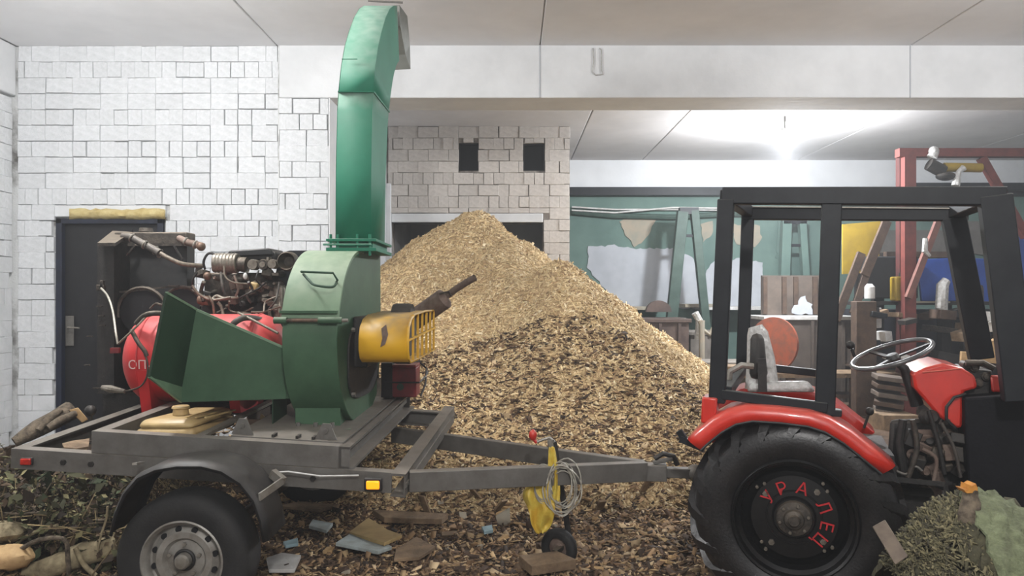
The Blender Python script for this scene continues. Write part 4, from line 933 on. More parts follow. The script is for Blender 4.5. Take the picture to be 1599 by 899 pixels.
# fenders
fpx = [(1072, 686), (1082, 676), (1110, 653), (1135, 639), (1165, 633), (1215, 636), (1265, 642), (1296, 652), (1330, 672), (1365, 700), (1400, 728)]
prof = [Q(x, y, 0) for x, y in fpx]
def fender(c0, c1):
    rows = []; n = len(prof)
    cx = Vector((0, 0, 0)); s = 1 if c1 > c0 else -1
    cs = [(.0, .855), (-.004, .92), (.0, .965), (.02, .995), (.05, 1.0), (.15, 1.0), (.25, .997), (.30, .985), (.305, .95), (.305, .75)]
    for dy, k in cs: rows.append([Vector((p.x*k*(1 if k > .9 else 1), c0+s*dy, p.z*k)) for p in prof])
    o = MB(KF).grid(rows).build('fender', m_redt, tc_, smooth=50); q = o.modifiers.new('s', 'SOLIDIFY'); q.thickness = .005
    MB(KF).tube([Vector((p.x*.86, c0-.002*s, p.z*.86)) for p in prof], .006, 6).build('fender_trim', m_cage, o)
    return o
fender(0, 1)
fo = fender(1.16, 0)
# inner side walls of fenders and tail boxes
MB(KF).bb(Q(1094, 660, .06), (Q(1122, 0, .06).x, .18, Q(0, 622, .06).z) if 0 else (Q(1120, 622, .06).x, .2, Q(1120, 622, .06).z)).build('tail_box', m_redt, tc_, bevel=.008)
MB(KF).bar(Q(1062, 684, .1), Q(1100, 700, .1), .04, .03).bar(Q(1060, 672, .1), Q(1072, 690, .1), .03, .03).build('hitch_bracket', m_cage, tc_)
# cage
cn_, cf = .12, 1.02
def post(p, q, w=.07, d=.07, nm='cage_post'): return MB(KF).bar(p, q, w, d, (0, 1, 0)).build(nm, m_cage, tc_, bevel=.005)
def Lf(px, py, c): return Q(px, py, c)
n_rt, n_rb = Q(1134, 312, cn_), Q(1120, 628, cn_)
n_mt, n_mb = Q(1299, 308, cn_), Q(1288, 640, cn_)
n_ft, n_fb = Q(1553, 306, cn_), Q(1592, 625, cn_)
f_rt, f_rb = Q(1168, 332, cf), Q(1159, 585, cf)
f_ft, f_fb = Q(1489, 340, cf-.1), Q(1532, 560, cf-.1)
o = post(n_rt, n_rb, .075, .075); o['label'] = 'rear near cage post'
post(n_mt, n_mb, .085, .06); post(n_ft, n_fb, .12, .08)
post(f_rt, f_rb, .07, .06); post(f_ft, f_fb, .11, .08)
MB(KF).bar(Q(1128, 306, cn_), Q(1570, 307, cn_), .07, .078).build('roof_rail', m_cage, tc_, bevel=.005)
MB(KF).bar(Q(1160, 333, cf), Q(1512, 334, cf-.1), .06, .075).build('roof_rail', m_cage, tc_, bevel=.005)
MB(KF).bar(Q(1134, 306, cn_), Q(1168, 330, cf), .06, .06).build('roof_cross_rail', m_cage, tc_, bevel=.005)
MB(KF).bar(Q(1553, 306, cn_), Q(1492, 331, cf-.1), .07, .06).build('roof_cross_rail', m_cage, tc_, bevel=.005)
MB(KF).bar(Q(1160, 323, cf-.03), Q(1505, 326, cf-.12), .05, .006).build('rail_strip', m_steel_l, tc_)
MB(KF).bar(Q(1127, 615, cn_-.02), Q(1292, 636, cn_-.02), .04, .045).build('cage_side_rail', m_cage, tc_, bevel=.004)
MB(KF).bar(Q(1203, 574, cf), Q(1300, 585, cf), .04, .04).build('cage_side_rail', m_cage, tc_, bevel=.004)
MB(KF).bar(Q(1134, 611, cn_), Q(1160, 575, cf), .05, .05).build('cage_cross_rail', m_cage, tc_, bevel=.004)
MB(KF).box(Q(1288, 642, cn_), (.14, .06, .03)).build('post_foot', m_cage, tc_, bevel=.004)
# seat with film cover
sx = .55
st = MB(KF).hexa([Q(1170, 592, .40), Q(1200, 592, .40), Q(1200, 592, .75), Q(1170, 592, .75)], [Q(1172, 520, .42), Q(1192, 520, .42), Q(1192, 520, .72), Q(1172, 520, .72)]).build('seat_back', m_iron_b, tc_, bevel=.03)
MB(KF).tube([Q(1180, 500, .5)+Vector((0, 0, -.03)), Q(1183, 520, .5), Q(1188, 560, .5), Q(1190, 606, .5)], [.035, .052, .07, .085], 14).build('film_cover', m_poly, tc_)
MB(KF).hexa([Q(1165, 612, .4), Q(1275, 612, .4), Q(1275, 612, .8), Q(1165, 612, .8)], [Q(1172, 596, .42), Q(1262, 594, .42), Q(1262, 594, .78), Q(1172, 596, .78)]).build('seat_cushion', m_poly, tc_, bevel=.02)
MB(KF).tube([Q(1137, 600, .35), Q(1140, 580, .35), Q(1158, 570, .35), Q(1176, 572, .37)], .016, 8).build('seat_frame', m_steel_l, tc_)
MB(KF).prism([Q(1183, 560, .33), Q(1196, 560, .33), Q(1198, 612, .33), Q(1184, 612, .33)], (0, .02, 0)).build('belt_buckle', m_iron_b, tc_)
MB(KF).hexa([(-.3, .3, .1), (.45, .3, .1), (.45, .84, .1), (-.3, .84, .1)], [(-.3, .3, .30), (.42, .3, .28), (.42, .84, .28), (-.3, .84, .30)]).build('seat_platform', m_iron_b, tc_)
# steering
sc = Q(1392, 553, .48); nrm = Vector((-.42, -.18, 1)).normalized()
sw = MB(KF).torus(sc, nrm, .183, .0115, 48, 10).build('steering_wheel', mat('wheel_grey', (92, 92, 92), (60, 60, 62), .3, scale=9, coat=.5), tc_, smooth=60)
u_, v_ = perp(nrm)
for k in range(3):
    t = 2*PI*k/3+.5; MB(KF).bar(sc-nrm*.02, sc+(u_*math.cos(t)+v_*math.sin(t))*.178, .02, .008, nrm).build('spoke', m_black, sw)
MB(KF).lathe([(0, .012), (.025, .01), (.035, -.01), (.03, -.04), (0, -.04)], sc-nrm*.01, nrm, 20).build('horn_boss', m_black, sw)
kq = sc+Vector((-.165, -.05, -.02)); MB(KF).cyl(kq, kq+nrm*.04, .008).ball(kq+nrm*.06, .02).build('spinner_knob', m_black, sw)
MB(KF).tube([sc-nrm*.02, Q(1412, 575, .48), Q(1432, 632, .5)], [.018, .022, .03], 12).build('steering_column', m_black, tc_)
# dash hood
dp = [(1425, 583), (1445, 574), (1472, 567), (1503, 574), (1523, 587), (1527, 606), (1505, 612), (1503, 668), (1493, 669), (1465, 650), (1440, 620), (1428, 606)]
hood = MB(KF).prism([Q(x, y, .36) for x, y in dp], (0, .42, 0)).build('hood_rear', m_redt, tc_, smooth=25, bevel=.015)
MB(KF).hexa([Q(1440, 583, .355), Q(1500, 577, .355), Q(1503, 574, .70), Q(1455, 568, .70)], [Q(1440, 580, .355), Q(1500, 574, .355), Q(1503, 571, .70), Q(1455, 565, .70)]).build('hood_top', mat('dusty_red', (196, 96, 80), (178, 80, 66), .5, scale=9), hood, bevel=.004)
for k in range(5): MB(KF).bar(Q(1452+k*7, 575-k*.3, .42), Q(1458+k*7, 570-k*.3, .58), .012, .004).build('vent_slot', m_hole, hood)
MB(KF).hexa([Q(1548, 612, .36), Q(1577, 612, .36), Q(1577, 612, .75), Q(1548, 612, .75)], [Q(1546, 585, .38), Q(1575, 587, .38), Q(1575, 587, .74), Q(1546, 585, .74)]).build('hood_front', m_redt, tc_, bevel=.01)
MB(KF).bb(Q(1505, 618, .42), (Q(1550, 0, .42).x, .7, Q(1505, 584, .42).z) if 0 else (Q(1550, 578, .42).x, .7, Q(1550, 578, .42).z)).build('engine_top', m_iron_b, tc_, bevel=.01)
for x, y, r0 in ((1522, 573, .02), (1510, 570, .016), (1540, 588, .018), (1528, 598, .02), (1530, 568, .012)):
    q = Q(x, y, .40); MB(KF).cyl(q, q+Vector((0, .1, .0)), r0).cyl(q-Vector((0, .015, 0)), q, r0*.6).build('engine_fitting', m_iron, tc_)
MB(KF).tube([Q(1508, 566, .36), Q(1535, 566, .36), Q(1552, 575, .36)], .014, 10).build('fuel_pipe', m_iron, tc_)
MB(KF).tube([Q(1508, 615, .35), Q(1490, 620, .33), Q(1478, 635, .32), Q(1478, 655, .32), Q(1492, 668, .33)], .007, 8).build('hood_cable', m_black, tc_)
# black side guard
MB(KF).prism([Q(1506, 622, .30), Q(1640, 612, .30), Q(1640, 830, .30), Q(1512, 780, .30)], (0, .55, 0)).build('radiator_guard', mat('guard_black', (8, 8, 14), (14, 14, 20), .7, spec=.2, scale=7, bump=.15, bscale=60), tc_, bevel=.01)
# gearbox, clutch housing, pedals
MB(KF).hexa([Q(1380, 800, .45), Q(1520, 800, .45), Q(1520, 800, .75), Q(1380, 800, .75)], [Q(1390, 655, .47), Q(1515, 650, .47), Q(1515, 650, .73), Q(1390, 655, .73)]).build('gearbox', m_iron_b, tc_, bevel=.02)
MB(KF).bb((-.25, .3, -.14), (.6, .86, .14)).build('rear_axle', m_iron_b, tc_, bevel=.03)
MB(KF).cyl((0, .1, 0), (0, 1.05, 0), .07).build('axle_shaft', m_iron_b, tc_)
rng = random.Random(5)
for i in range(34):
    x = rng.uniform(1395, 1500); y = rng.uniform(650, 770); q = Q(x, y, rng.uniform(.34, .44)); mm_ = rng.choice((m_iron, m_iron_b, m_iron_b, m_hose, m_rust))
    if rng.random() < .5: MB(KF).box(q, (rng.uniform(.02, .08), rng.uniform(.04, .1), rng.uniform(.02, .09)), (rng.uniform(-.4, .4), rng.uniform(-.5, .5), 0)).build('casting', mm_, tc_, bevel=.005)
    else:
        r0 = rng.uniform(.012, .035); MB(KF).lathe([(0, -.01), (r0*.6, -.012), (r0, 0), (r0, .06)], q, (rng.uniform(-.4, .4), 1, rng.uniform(-.4, .4)), 14).build('fitting', mm_, tc_)
for pts, r0, mm_ in (([(1400, 735), (1415, 740), (1428, 728), (1440, 735)], .006, m_steel), ([(1395, 738), (1380, 745), (1360, 748)], .007, m_iron), ([(1450, 640), (1465, 690), (1475, 740)], .01, m_iron_b), ([(1470, 660), (1490, 700), (1500, 745)], .008, m_hose), ([(1425, 655), (1432, 700), (1418, 745)], .012, m_iron), ([(1440, 700), (1462, 716), (1458, 750)], .009, m_rust)):
    MB(KF).tube(bez([Q(x, y, .30) for x, y in pts]), r0, 8).build('linkage_rod', mm_, tc_, smooth=60)
for x0_, y0_, x1_, y1_, c in ((1348, 668, 1358, 640, .32), (1405, 735, 1360, 560, 1.1)):
    pass
MB(KF).tube([Q(1349, 668, .8), Q(1357, 645, .8)], .007, 8).ball(Q(1358, 642, .8), .022).build('gear_lever', m_iron_b, tc_)
MB(KF).tube([Q(1410, 655, .34), Q(1405, 690, .34), Q(1412, 740, .34)], .018, 8).build('clutch_pedal_arm', m_iron_b, tc_)
MB(KF).hexa([Q(1395, 752, .1), Q(1475, 760, .1), Q(1475, 760, .4), Q(1395, 752, .4)], [Q(1395, 744, .1), Q(1475, 752, .1), Q(1475, 752, .4), Q(1395, 744, .4)]).build('foot_step', m_iron_b, tc_)
# front wheel
fr_o = agri_tyre(.12, .30, .30, 14, 'front_tyre', 1.36, -.16)
MB(KF).lathe([(.17, .0), (.16, .02), (.1, .03), (0, .03)], (1.36, .12, -.16), (0, 1, 0), 32).build('front_rim', m_redt, fr_o)
fr_2 = agri_tyre(.86, 1.04, .30, 14, 'front_tyre', 1.36, -.16)
MB(KF).bar((1.36, .2, -.16), (1.36, 1.0, -.16), .08, .08).build('front_axle', m_iron_b, tc_)

# ---------------------------------------------------------------- mossy heap in front of the tractor
hx = [(1385, 880), (1400, 850), (1425, 820), (1445, 798), (1470, 784), (1500, 775), (1530, 782), (1560, 795), (1600, 808), (1660, 830)]
hp_ = thing('covered_heap', 'mossy heap partly under a green mat in front of the tractor', 'heap', tuple(P(1500, 1000, 2.75)))
def hz(px): return np.interp(px, [a for a, b in hx], [b for a, b in hx])
g = []
for j in range(19):
    u = j/18; row = []
    for i in range(34):
        px = 1380+i*9; top = P(px, hz(px), 2.75); Yb_ = 2.28+.47*math.sin(u*PI/2)**1.0 if u < .99 else 2.95
        zt_h = top.z; z_ = zt_h*math.sin(min(1, u*1.06)*PI/2)**.7
        X_ = top.x*(Yb_/2.75*.25+.75)
        row.append(Vector((X_, 2.2+.55*u, z_)) + Vector((R(-.012, .012), R(-.012, .012), R(-.012, .012))))
    g.append(row)
g.append([Vector((p.x+.02, 3.0, p.z*.7)) for p in g[-1]]); g.append([Vector((p.x+.02, 3.05, -.02)) for p in g[-1]])
o = MB().grid(g).build('heap_mound', m_moss, hp_, smooth=80); lump(o, .11, .09, 2)
g2 = [[p+Vector((0, -.03, .035)) for p in r_[11:]] for r_ in g[5:20]]
o = MB().grid(g2, (0, .015, -.01)).build('green_mat', m_mat, hp_, smooth=80); lump(o, .035, .12, 1)
bd = MB().hexa([P(1362, 822, 2.62), P(1382, 811, 2.62), P(1418, 868, 2.5), P(1398, 882, 2.5)], [P(1362, 822, 2.66), P(1382, 811, 2.66), P(1418, 868, 2.54), P(1398, 882, 2.54)]).build('board', mat('weathered_grey', (104, 92, 80), (78, 68, 60), .85, scale=20), None, bevel=.003)
tag(bd, 'weathered board end leaning on the mossy heap beside the rear tyre', 'board')
stp = thing('stump', 'dark mossy stake with orange broken top on the heap', 'stake', tuple(P(1515, 800, 2.62)))
o = MB().tube([P(1490, 900, 2.9), P(1504, 845, 2.64), P(1510, 808, 2.6), P(1516, 782, 2.62), P(1518, 764, 2.62)], [.07, .052, .036, .03, .02], 12).build('stake_trunk', m_bark, stp, smooth=60); lump(o, .02, .04, 1)
MB().prism([P(1505, 764, 2.6), P(1510, 770, 2.6), P(1526, 769, 2.6), P(1527, 762, 2.6), P(1524, 755, 2.6), P(1518, 759, 2.6), P(1514, 757, 2.6), P(1513, 765, 2.6)], (0, .05, 0)).build('broken_top', mat('orange_wood', (196, 140, 58), (170, 110, 44), .8, scale=30), stp)
N3 = 5500
uu = np.random.rand(N3); px = 1385+np.random.rand(N3)**1.2*150
v3 = np.random.rand(N3); top = np.interp(px, [a for a, b in hx], [b for a, b in hx]); Xh = (px-HX)/F*2.75; zh = 1.5-(top-HY)/F*2.75
pt = np.stack([Xh*.985, 2.2+.55*v3-.01, zh*np.sin(np.minimum(1, v3*1.06)*PI/2)**.7+.01], 1); nr = np.tile(np.array([[0, -.6, .8]]), (N3, 1))
L = np.random.uniform(.01, .05, N3)
scatter('dry_grass', m_chip, pt, nr, L, L*.2, np.full(N3, .003), tones(N3, [(98, 92, 66), (74, 70, 50), (120, 112, 84), (60, 56, 42)], [.35, .3, .15, .2]), hp_, tilt=.8)['kind'] = 'stuff'
# ---------------------------------------------------------------- rear bay: things along the far wall
def post_pair(label, p0, p1, q0, q1, Y, m, w=.16):
    ext = lambda a, b: (b[0]+(b[0]-a[0])*(618-b[1])/(b[1]-a[1]), 618)
    p1 = ext(p0, p1); q1 = ext(q0, q1)
    t = thing('steel_prop', label, 'prop', tuple(P((p1[0]+q1[0])/2, p1[1], Y)))
    MB().bar(P(p0[0], p0[1], Y), P(p1[0], p1[1], Y), w, .12, (0, 1, 0)).build('prop_leg', m, t, bevel=.006)
    MB().bar(P(q0[0], q0[1], Y), P(q1[0], q1[1], Y), w*.75, .12, (0, 1, 0)).build('prop_leg', m, t, bevel=.006)
    MB().bb(P(p0[0]-4, p0[1]+4, Y-.06), P(q0[0]+4, p0[1]-5, Y+.06)).build('prop_head', m_cage, t); MB().bb(P(p0[0], p0[1]+40, Y-.02), P(q0[0]+4, p0[1]+36, Y+.02)).build('prop_tie', m_cage, t)
post_pair('green A-shaped steel prop in front of the white patch', (1066, 330), (1050, 486), (1084, 328), (1101, 496), 11.6, m_grpaint)
post_pair('faded green A-shaped prop behind the roll cage', (1228, 345), (1222, 500), (1252, 345), (1262, 500), 12.0, m_wallg, .14)
def bin_(name, label, cat, x0, y0, x1, y1, Y, D, m, lid=None, n=2):
    t = thing(name, label, cat, tuple(P((x0+x1)/2, y1, Y)))
    a, b = P(x0, y1, Y), P(x1, y0, Y)
    MB().bb(a, (b.x, Y+D, b.z)).build('bin_body', m, t, bevel=.01)
    MB().bb((a.x-.03, Y-.03, b.z-.03), (b.x+.03, Y+D+.02, b.z+.02)).build('bin_rim', m if lid is None else lid, t, bevel=.006)
    for k in range(n):
        x = a.x+(b.x-a.x)*(k+.5)/n*1.0; MB().bb((x-.02, Y-.03, a.z), (x+.02, Y, b.z-.04)).build('bin_rib', m, t)
    return t
bin_('steel_bin', 'brown steel bin right beside the wood chip heap', 'bin', 985, 500, 1076, 640, 10.4, .8, m_binbr, n=3)
bin_('steel_bin', 'low grey brown bin between the green prop and the cage', 'bin', 1078, 520, 1125, 640, 10.6, .6, mat('bin_grey', (120, 114, 106), (98, 92, 86), .7, scale=6), n=1)
t = bin_('cabinet', 'brown cabinet with worktop behind the tractor seat', 'cabinet', 1196, 496, 1340, 640, 10.2, .7, mat('cab_brown', (84, 74, 66), (64, 56, 50), .7, scale=4), m_white, 3)
# panel resting on it
m_panelb = mat('scuffed_panel', (104, 92, 82), (74, 66, 60), .8, scale=4)
pn = thing('plywood_board', 'scuffed brown wood panel standing on the worktop behind the cage', 'panel', tuple(P(1240, 490, 10.7)))
MB().bb(P(1190, 492, 10.7), P(1292, 430, 10.76)).build('panel_board', m_panelb, pn); 
for x in (1192, 1222, 1240, 1270): MB().bb(P(x, 490, 10.66), P(x+5, 432, 10.7)).build('batten', m_woodd, pn)
wpoly([(1236, 490), (1268, 490), (1268, 474), (1260, 470), (1256, 460), (1250, 463), (1247, 474), (1239, 478)], 10.64, 'white_smear', m_whitep, pn)
# orange disc guard, arch lid and clutter
o = MB().lathe([(0, 0), (.3, .0), (.34, .02), (.34, .06), (0, .07)], P(1210, 538, 9.6), (-.75, -.6, .1), 36).build('disc_guard', m_orange, None); tag(o, 'orange round machine guard behind the tractor seat', 'guard')
o = MB().prism([P(1009+20*(1-math.cos(t)), 487-18*math.sin(t), 11.0) for t in [PI*k/12 for k in range(13)]], (0, .1, 0)).build('arched_lid', m_binbr, None); tag(o, 'half round brown lid on the bin by the heap', 'lid')
o = MB().tube([P(1085, 488, 10.4), P(1092, 500, 10.4), P(1090, 530, 10.4)], .05, 8).build('film_bundle', m_poly, None); tag(o, 'hanging strip of pale film beside the green prop', 'film')
o = MB().tube([P(1092, 500, 10.3), P(1098, 515, 10.3), P(1108, 522, 10.3), P(1114, 512, 10.3)], .03, 8).tube([P(1096, 500, 10.3), P(1096, 560, 10.3)], .04, 8).build('elbow_pipe', m_peach, None); tag(o, 'bent grey pipe beside the low bin', 'pipe')
for k, (x0_, x1_, y) in enumerate(((1000, 1062, 495), (960, 1030, 478), (1095, 1190, 478), (1070, 1110, 474))):
    o = MB().bb(P(x0_, y+6, 11.9), P(x1_, y, 12.33)).build('plank', m_peach if k % 2 else m_white, None, bevel=.005)
    tag(o, ('pale plank on the bin rim by the heap', 'long beige plank along the white patch near the heap', 'white plank between the two rear cage posts', 'short beige plank at the foot of the green prop')[k], 'plank')
bench = thing('workbench', 'dark workbench running behind the tractor', 'workbench', tuple(P(1250, 600, 9.4)))
MB().bb(P(1130, 590, 9.4), (P(1480, 0, 9.4).x, 9.9, P(0, 583, 9.4).z)).build('bench_top', m_wood, bench)
for x in (1140, 1230, 1330, 1420): MB().bb(P(x, 640, 9.42), P(x+9, 590, 9.5)).build('bench_leg', m_woodd, bench)
MB().bb(P(1135, 622, 9.5), (P(1480, 0, 9.5).x, 9.8, P(0, 616, 9.5).z)).build('bench_shelf', m_woodd, bench)
dv = MB().bb(P(1196, 500, 10.15), P(1202, 620, 10.1)).build('batten', m_woodd, None); tag(dv, 'thin dark batten at the left end of the brown cabinet', 'batten')

# red frame rack
rk = thing('red_frame', 'tall red steel frame with diagonal brace at the right', 'frame', tuple(P(1417, 640, 9.2)))
YR = 9.2
MB().bb(P(1413, 650, YR), P(1424, 236, YR+.1)).build('frame_post', m_rack, rk); MB().bb(P(1405, 600, YR+.25), P(1413, 240, YR+.35)).build('frame_post', mat('rack_dark', (86, 40, 38), (66, 34, 32), .7), rk)
MB().bb(P(1405, 244, YR), P(1680, 234, YR+.12)).build('frame_beam', m_rack, rk)
MB().bar(P(1532, 246, YR+.05), P(1602, 370, YR+.05), .09, .08, (0, 1, 0)).build('frame_brace', m_rack, rk)
MB().bar(P(1465, 345, YR-.1), P(1418, 465, YR-.1), .07, .06, (0, 1, 0)).build('frame_brace', mat('pale_red', (132, 90, 80), (104, 72, 66), .7), rk)
hs_ = thing('electric_hoist', 'yellow and black electric hoist under the red beam', 'hoist', tuple(P(1490, 275, YR)))
MB().cyl(P(1474, 261, YR), P(1532, 262, YR), .055).build('hoist_drum', m_ysheet, hs_); MB().cyl(P(1450, 256, YR-.02), P(1473, 268, YR-.02), .075).build('hoist_motor', m_iron_b, hs_)
MB().ball(P(1477, 275, YR-.03), .09, (1.3, 1, .6)).build('hoist_hook_block', m_iron_b, hs_)
MB().tube([P(1505, 262, YR-.08), P(1497, 268, YR-.08), P(1492, 290, YR-.08)], [.04, .03, .05], 8).build('rag', m_poly, hs_)
MB().cyl(P(1455, 246, YR-.03), P(1460, 236, YR-.03), .06, .05).ball(P(1458, 236, YR-.03), .06).build('hoist_cap', m_poly, hs_)
tf = thing('roof_beam_dark', 'dark steel beam along the top of the far wall behind the red frame', 'beam', tuple(P(1500, 290, 12.0)))
MB().bb(P(1418, 296, 12.0), P(1700, 288, 12.2)).build('beam_body', m_cage, tf)
ys = MB().prism([P(1316, 350, 9.7), P(1375, 345, 9.7), P(1373, 400, 9.7), P(1355, 425, 9.7), P(1316, 428, 9.7)], (0, .03, 0)).build('yellow_sheet', m_ysheet, None, smooth=0)
tag(ys, 'leaning yellow metal sheet behind the middle cage post', 'sheet')
for k, (a, b, w_) in enumerate((((1385, 345), (1350, 430), .11), ((1345, 395), (1305, 500), .10), ((1362, 398), (1332, 490), .09))):
    o = MB().bar(P(a[0], a[1], 9.4), P(b[0], b[1], 9.3), w_, .05, (0, 1, 0)).build('leaning_beam', m_woodd, None, bevel=.004)
    tag(o, ('dark leaning beam in front of the yellow sheet, upper one', 'dark leaning beam left of the white bottle', 'short dark leaning beam nearest the black box')[k], 'beam')
pst = MB().bb(P(1337, 650, 9.0), P(1360, 470, 9.15)).build('wooden_post', m_woodd, None, bevel=.01); tag(pst, 'thick dark upright post under the leaning beams', 'post')
# shelf behind with stuff
sf = thing('shelf_rack', 'dark shelf rack holding blue sheets at the right', 'shelf', tuple(P(1480, 640, 9.6)))
MB().bb(P(1335, 476, 9.5), P(1680, 470, 10.1)).build('shelf_board', m_iron_b, sf); MB().bb(P(1410, 473, 9.45), P(1480, 470, 9.5)).build('shelf_edge', m_peach, sf)
MB().bb(P(1385, 402, 9.9), P(1500, 394, 10.1)).build('shelf_board', m_woodd, sf)
for x in (1365, 1470, 1590): MB().bb(P(x, 650, 10.0), P(x+10, 395, 10.1)).build('shelf_upright', m_iron_b, sf)
MB().bb(P(1340, 575, 9.8), P(1680, 568, 10.2)).build('shelf_board', m_woodd, sf)
dk = thing('dark_backing', 'added dark navy backing under the shelves behind the tractor hood', 'cabinet', tuple(P(1500, 640, 10.3)))  # added dark backing, closes the gaps where the green wall showed
MB().bb(P(1343, 650, 10.3), P(1700, 482, 10.9)).build('backing_body', mat('navy_dark', (26, 29, 40), (38, 38, 46), .7, scale=3), dk)
for x in (1400, 1465, 1530, 1590): MB().bb(P(x, 640, 10.27), P(x+2, 486, 10.3)).build('backing_strip', m_hole, dk)  # dark strips on the added backing
bxk = MB().bb(P(1352, 466, 9.55), P(1412, 402, 9.9)).build('black_box', m_hole, None, bevel=.02); tag(bxk, 'black box on the shelf behind the yellow canister', 'box')
yc = thing('yellow_canister', 'small dirty yellow canister on the shelf beside the red frame', 'canister', tuple(P(1408, 470, 9.3)))
MB().bb(P(1398, 470, 9.35), P(1414, 432, 9.5)).build('canister_body', m_ysheet, yc, bevel=.02); MB().cyl(P(1407, 432, 9.42), P(1407, 426, 9.42), .03).build('canister_cap', m_black, yc)
wbt = MB().tube([P(1358, 466, 9.25), P(1358, 448, 9.25), P(1358, 443, 9.25)], [.06, .06, .03], 14).build('white_bottle', m_white, None); tag(wbt, 'white plastic bottle standing left of the black box', 'bottle')
wb2 = MB().bb(P(1361, 512, 9.3), P(1371, 480, 9.4)).build('white_tin', m_white, None, bevel=.01); tag(wb2, 'white tin under the shelf beside the dark post', 'tin')
MBp = [((1432, 405), (1500, 402), (1500, 470), (1440, 470)), ((1505, 402), (1562, 405), (1562, 473), (1508, 473)), ((1585, 370), (1680, 366), (1680, 476), (1585, 476))]
for k, q in enumerate(MBp):
    o = MB().prism([P(x, y, 9.7+.03*k) for x, y in q], (0, .05, 0)).build('blue_sheet', m_blue, None, smooth=0, bevel=.01)
    tag(o, ('dull blue plastic sheet between the red frame and the cage post', 'brighter blue plastic sheet behind the front cage posts', 'blue plastic sheet at the right edge of the picture')[k], 'sheet')
gr = MB().bb(P(1378, 395, 12.25), P(1500, 360, 12.35)).build('grey_panel', mat('panel_grey', (112, 108, 104), (84, 82, 78), .8, scale=3), None); tag(gr, 'grey panel above the shelf behind the red frame', 'panel')
gr = MB().prism([P(1505, 345, 12.3), P(1545, 345, 12.3), P(1545, 400, 12.3), P(1500, 392, 12.3)], (0, .05, 0)).build('grey_panel', MATS['panel_grey'], None, smooth=0); tag(gr, 'grey panel seen between the two front cage posts', 'panel')
wr = MB().tube([P(1478, 437, 9.2), P(1472, 445, 9.2), P(1470, 480, 9.2), P(1476, 492, 9.2)], [.05, .07, .07, .04], 10).build('cloth_roll', m_poly, None); tag(wr, 'upright roll of pale cloth behind the front cage post', 'cloth')
dp_ = MB().tube([P(1528, 445, 9.2), P(1526, 452, 9.2), P(1526, 515, 9.2)], [.05, .07, .07], 10).build('dark_roll', m_iron, None); tag(dp_, 'upright grey roll between the two front cage posts', 'roll')
rag = MB().tube([P(1445, 372, 9.05), P(1444, 392, 9.05), P(1452, 400, 9.05)], [.03, .035, .02], 8).build('rag', m_poly, None); tag(rag, 'small rag tied on the thin diagonal brace', 'rag')
# clutter on the lower shelves: sticks, tins, planks
rng = random.Random(8)
for i in range(26):
    x = rng.uniform(1340, 1600); y = rng.uniform(485, 560); Y = rng.uniform(9.0, 9.8); w_ = rng.uniform(10, 46); h_ = rng.uniform(4, 16); mm_ = rng.choice((m_iron, m_woodd, m_wood, m_white, m_peach, m_iron_b, m_iron_b, m_blue if rng.random() < .4 else m_cage))
    o = MB().box(P(x, y, Y), (w_/F*Y, .2, h_/F*Y), (0, rng.uniform(-.35, .35), rng.uniform(-.3, .3))).build('scrap_piece', mm_, None, bevel=.006)
    nm_ = {m_iron: 'dusty iron', m_woodd: 'dark wooden', m_wood: 'brown wooden', m_white: 'white', m_peach: 'beige', m_iron_b: 'black iron', m_blue: 'blue plastic', m_cage: 'black painted'}[mm_]; wh = 'left of the red post' if x < 1405 else ('between red post and cage post' if x < 1490 else 'behind the front cage posts')
    tag(o, nm_+' scrap piece on the shelves behind the tractor, '+wh, 'scrap', nm_+' scrap '+wh)
for k, (a, b, c) in enumerate((((1515, 535), (1570, 558), m_woodl), ((1525, 548), (1570, 530), m_woodl), ((1500, 556), (1560, 560), m_woodl), ((1520, 492), (1566, 496), m_white), ((1545, 510), (1568, 508), m_white))):
    o = MB().bar(P(a[0], a[1], 8.0), P(b[0], b[1], 7.9), .1, .07, (0, 1, 0)).build('batten', c, None, bevel=.004)
    tag(o, ('pale batten sloping down to the front cage post', 'pale batten crossing under the sloping one', 'lowest pale batten above the tractor hood', 'upper white batten in the shelf by the cage post', 'short white batten in the shelf by the cage post')[k], 'batten')
ps = thing('paper_sacks', 'stack of grey sheets under the workbench behind the steering wheel', 'sheets', tuple(P(1385, 640, 8.6)))
for k in range(5): MB().box(P(1388, 590+k*13, 8.6), (.3, .4, .05), (0, .12, R(-.5, .5))).build('sheet', m_woodd if k % 2 else m_panelb, ps, bevel=.006)
wf = MB().bb(P(1380, 648, 8.2), P(1405, 690, 8.6)).build('wood_crate', m_wood, None, bevel=.01); tag(wf, 'brown box on the floor behind the near fender', 'box')
pl = MB().bar(P(1120, 572, 8.8), P(1200, 576, 8.8), .4, .04, (0, 0, 1)).build('plank', m_wood, None); tag(pl, 'wide brown plank behind the rear cage posts', 'plank')
# misc over the heap's right foot: machine base
mc = thing('machine_base', 'grey machine base beyond the right foot of the heap', 'machine', tuple(P(1120, 620, 9.5)))
MB().bb(P(1085, 625, 9.6), P(1160, 560, 10.0)).build('machine_body', MATS['bin_grey'], mc, bevel=.02); MB().bb(P(1080, 582, 9.5), P(1170, 574, 9.7)).build('machine_ledge', m_peach, mc)

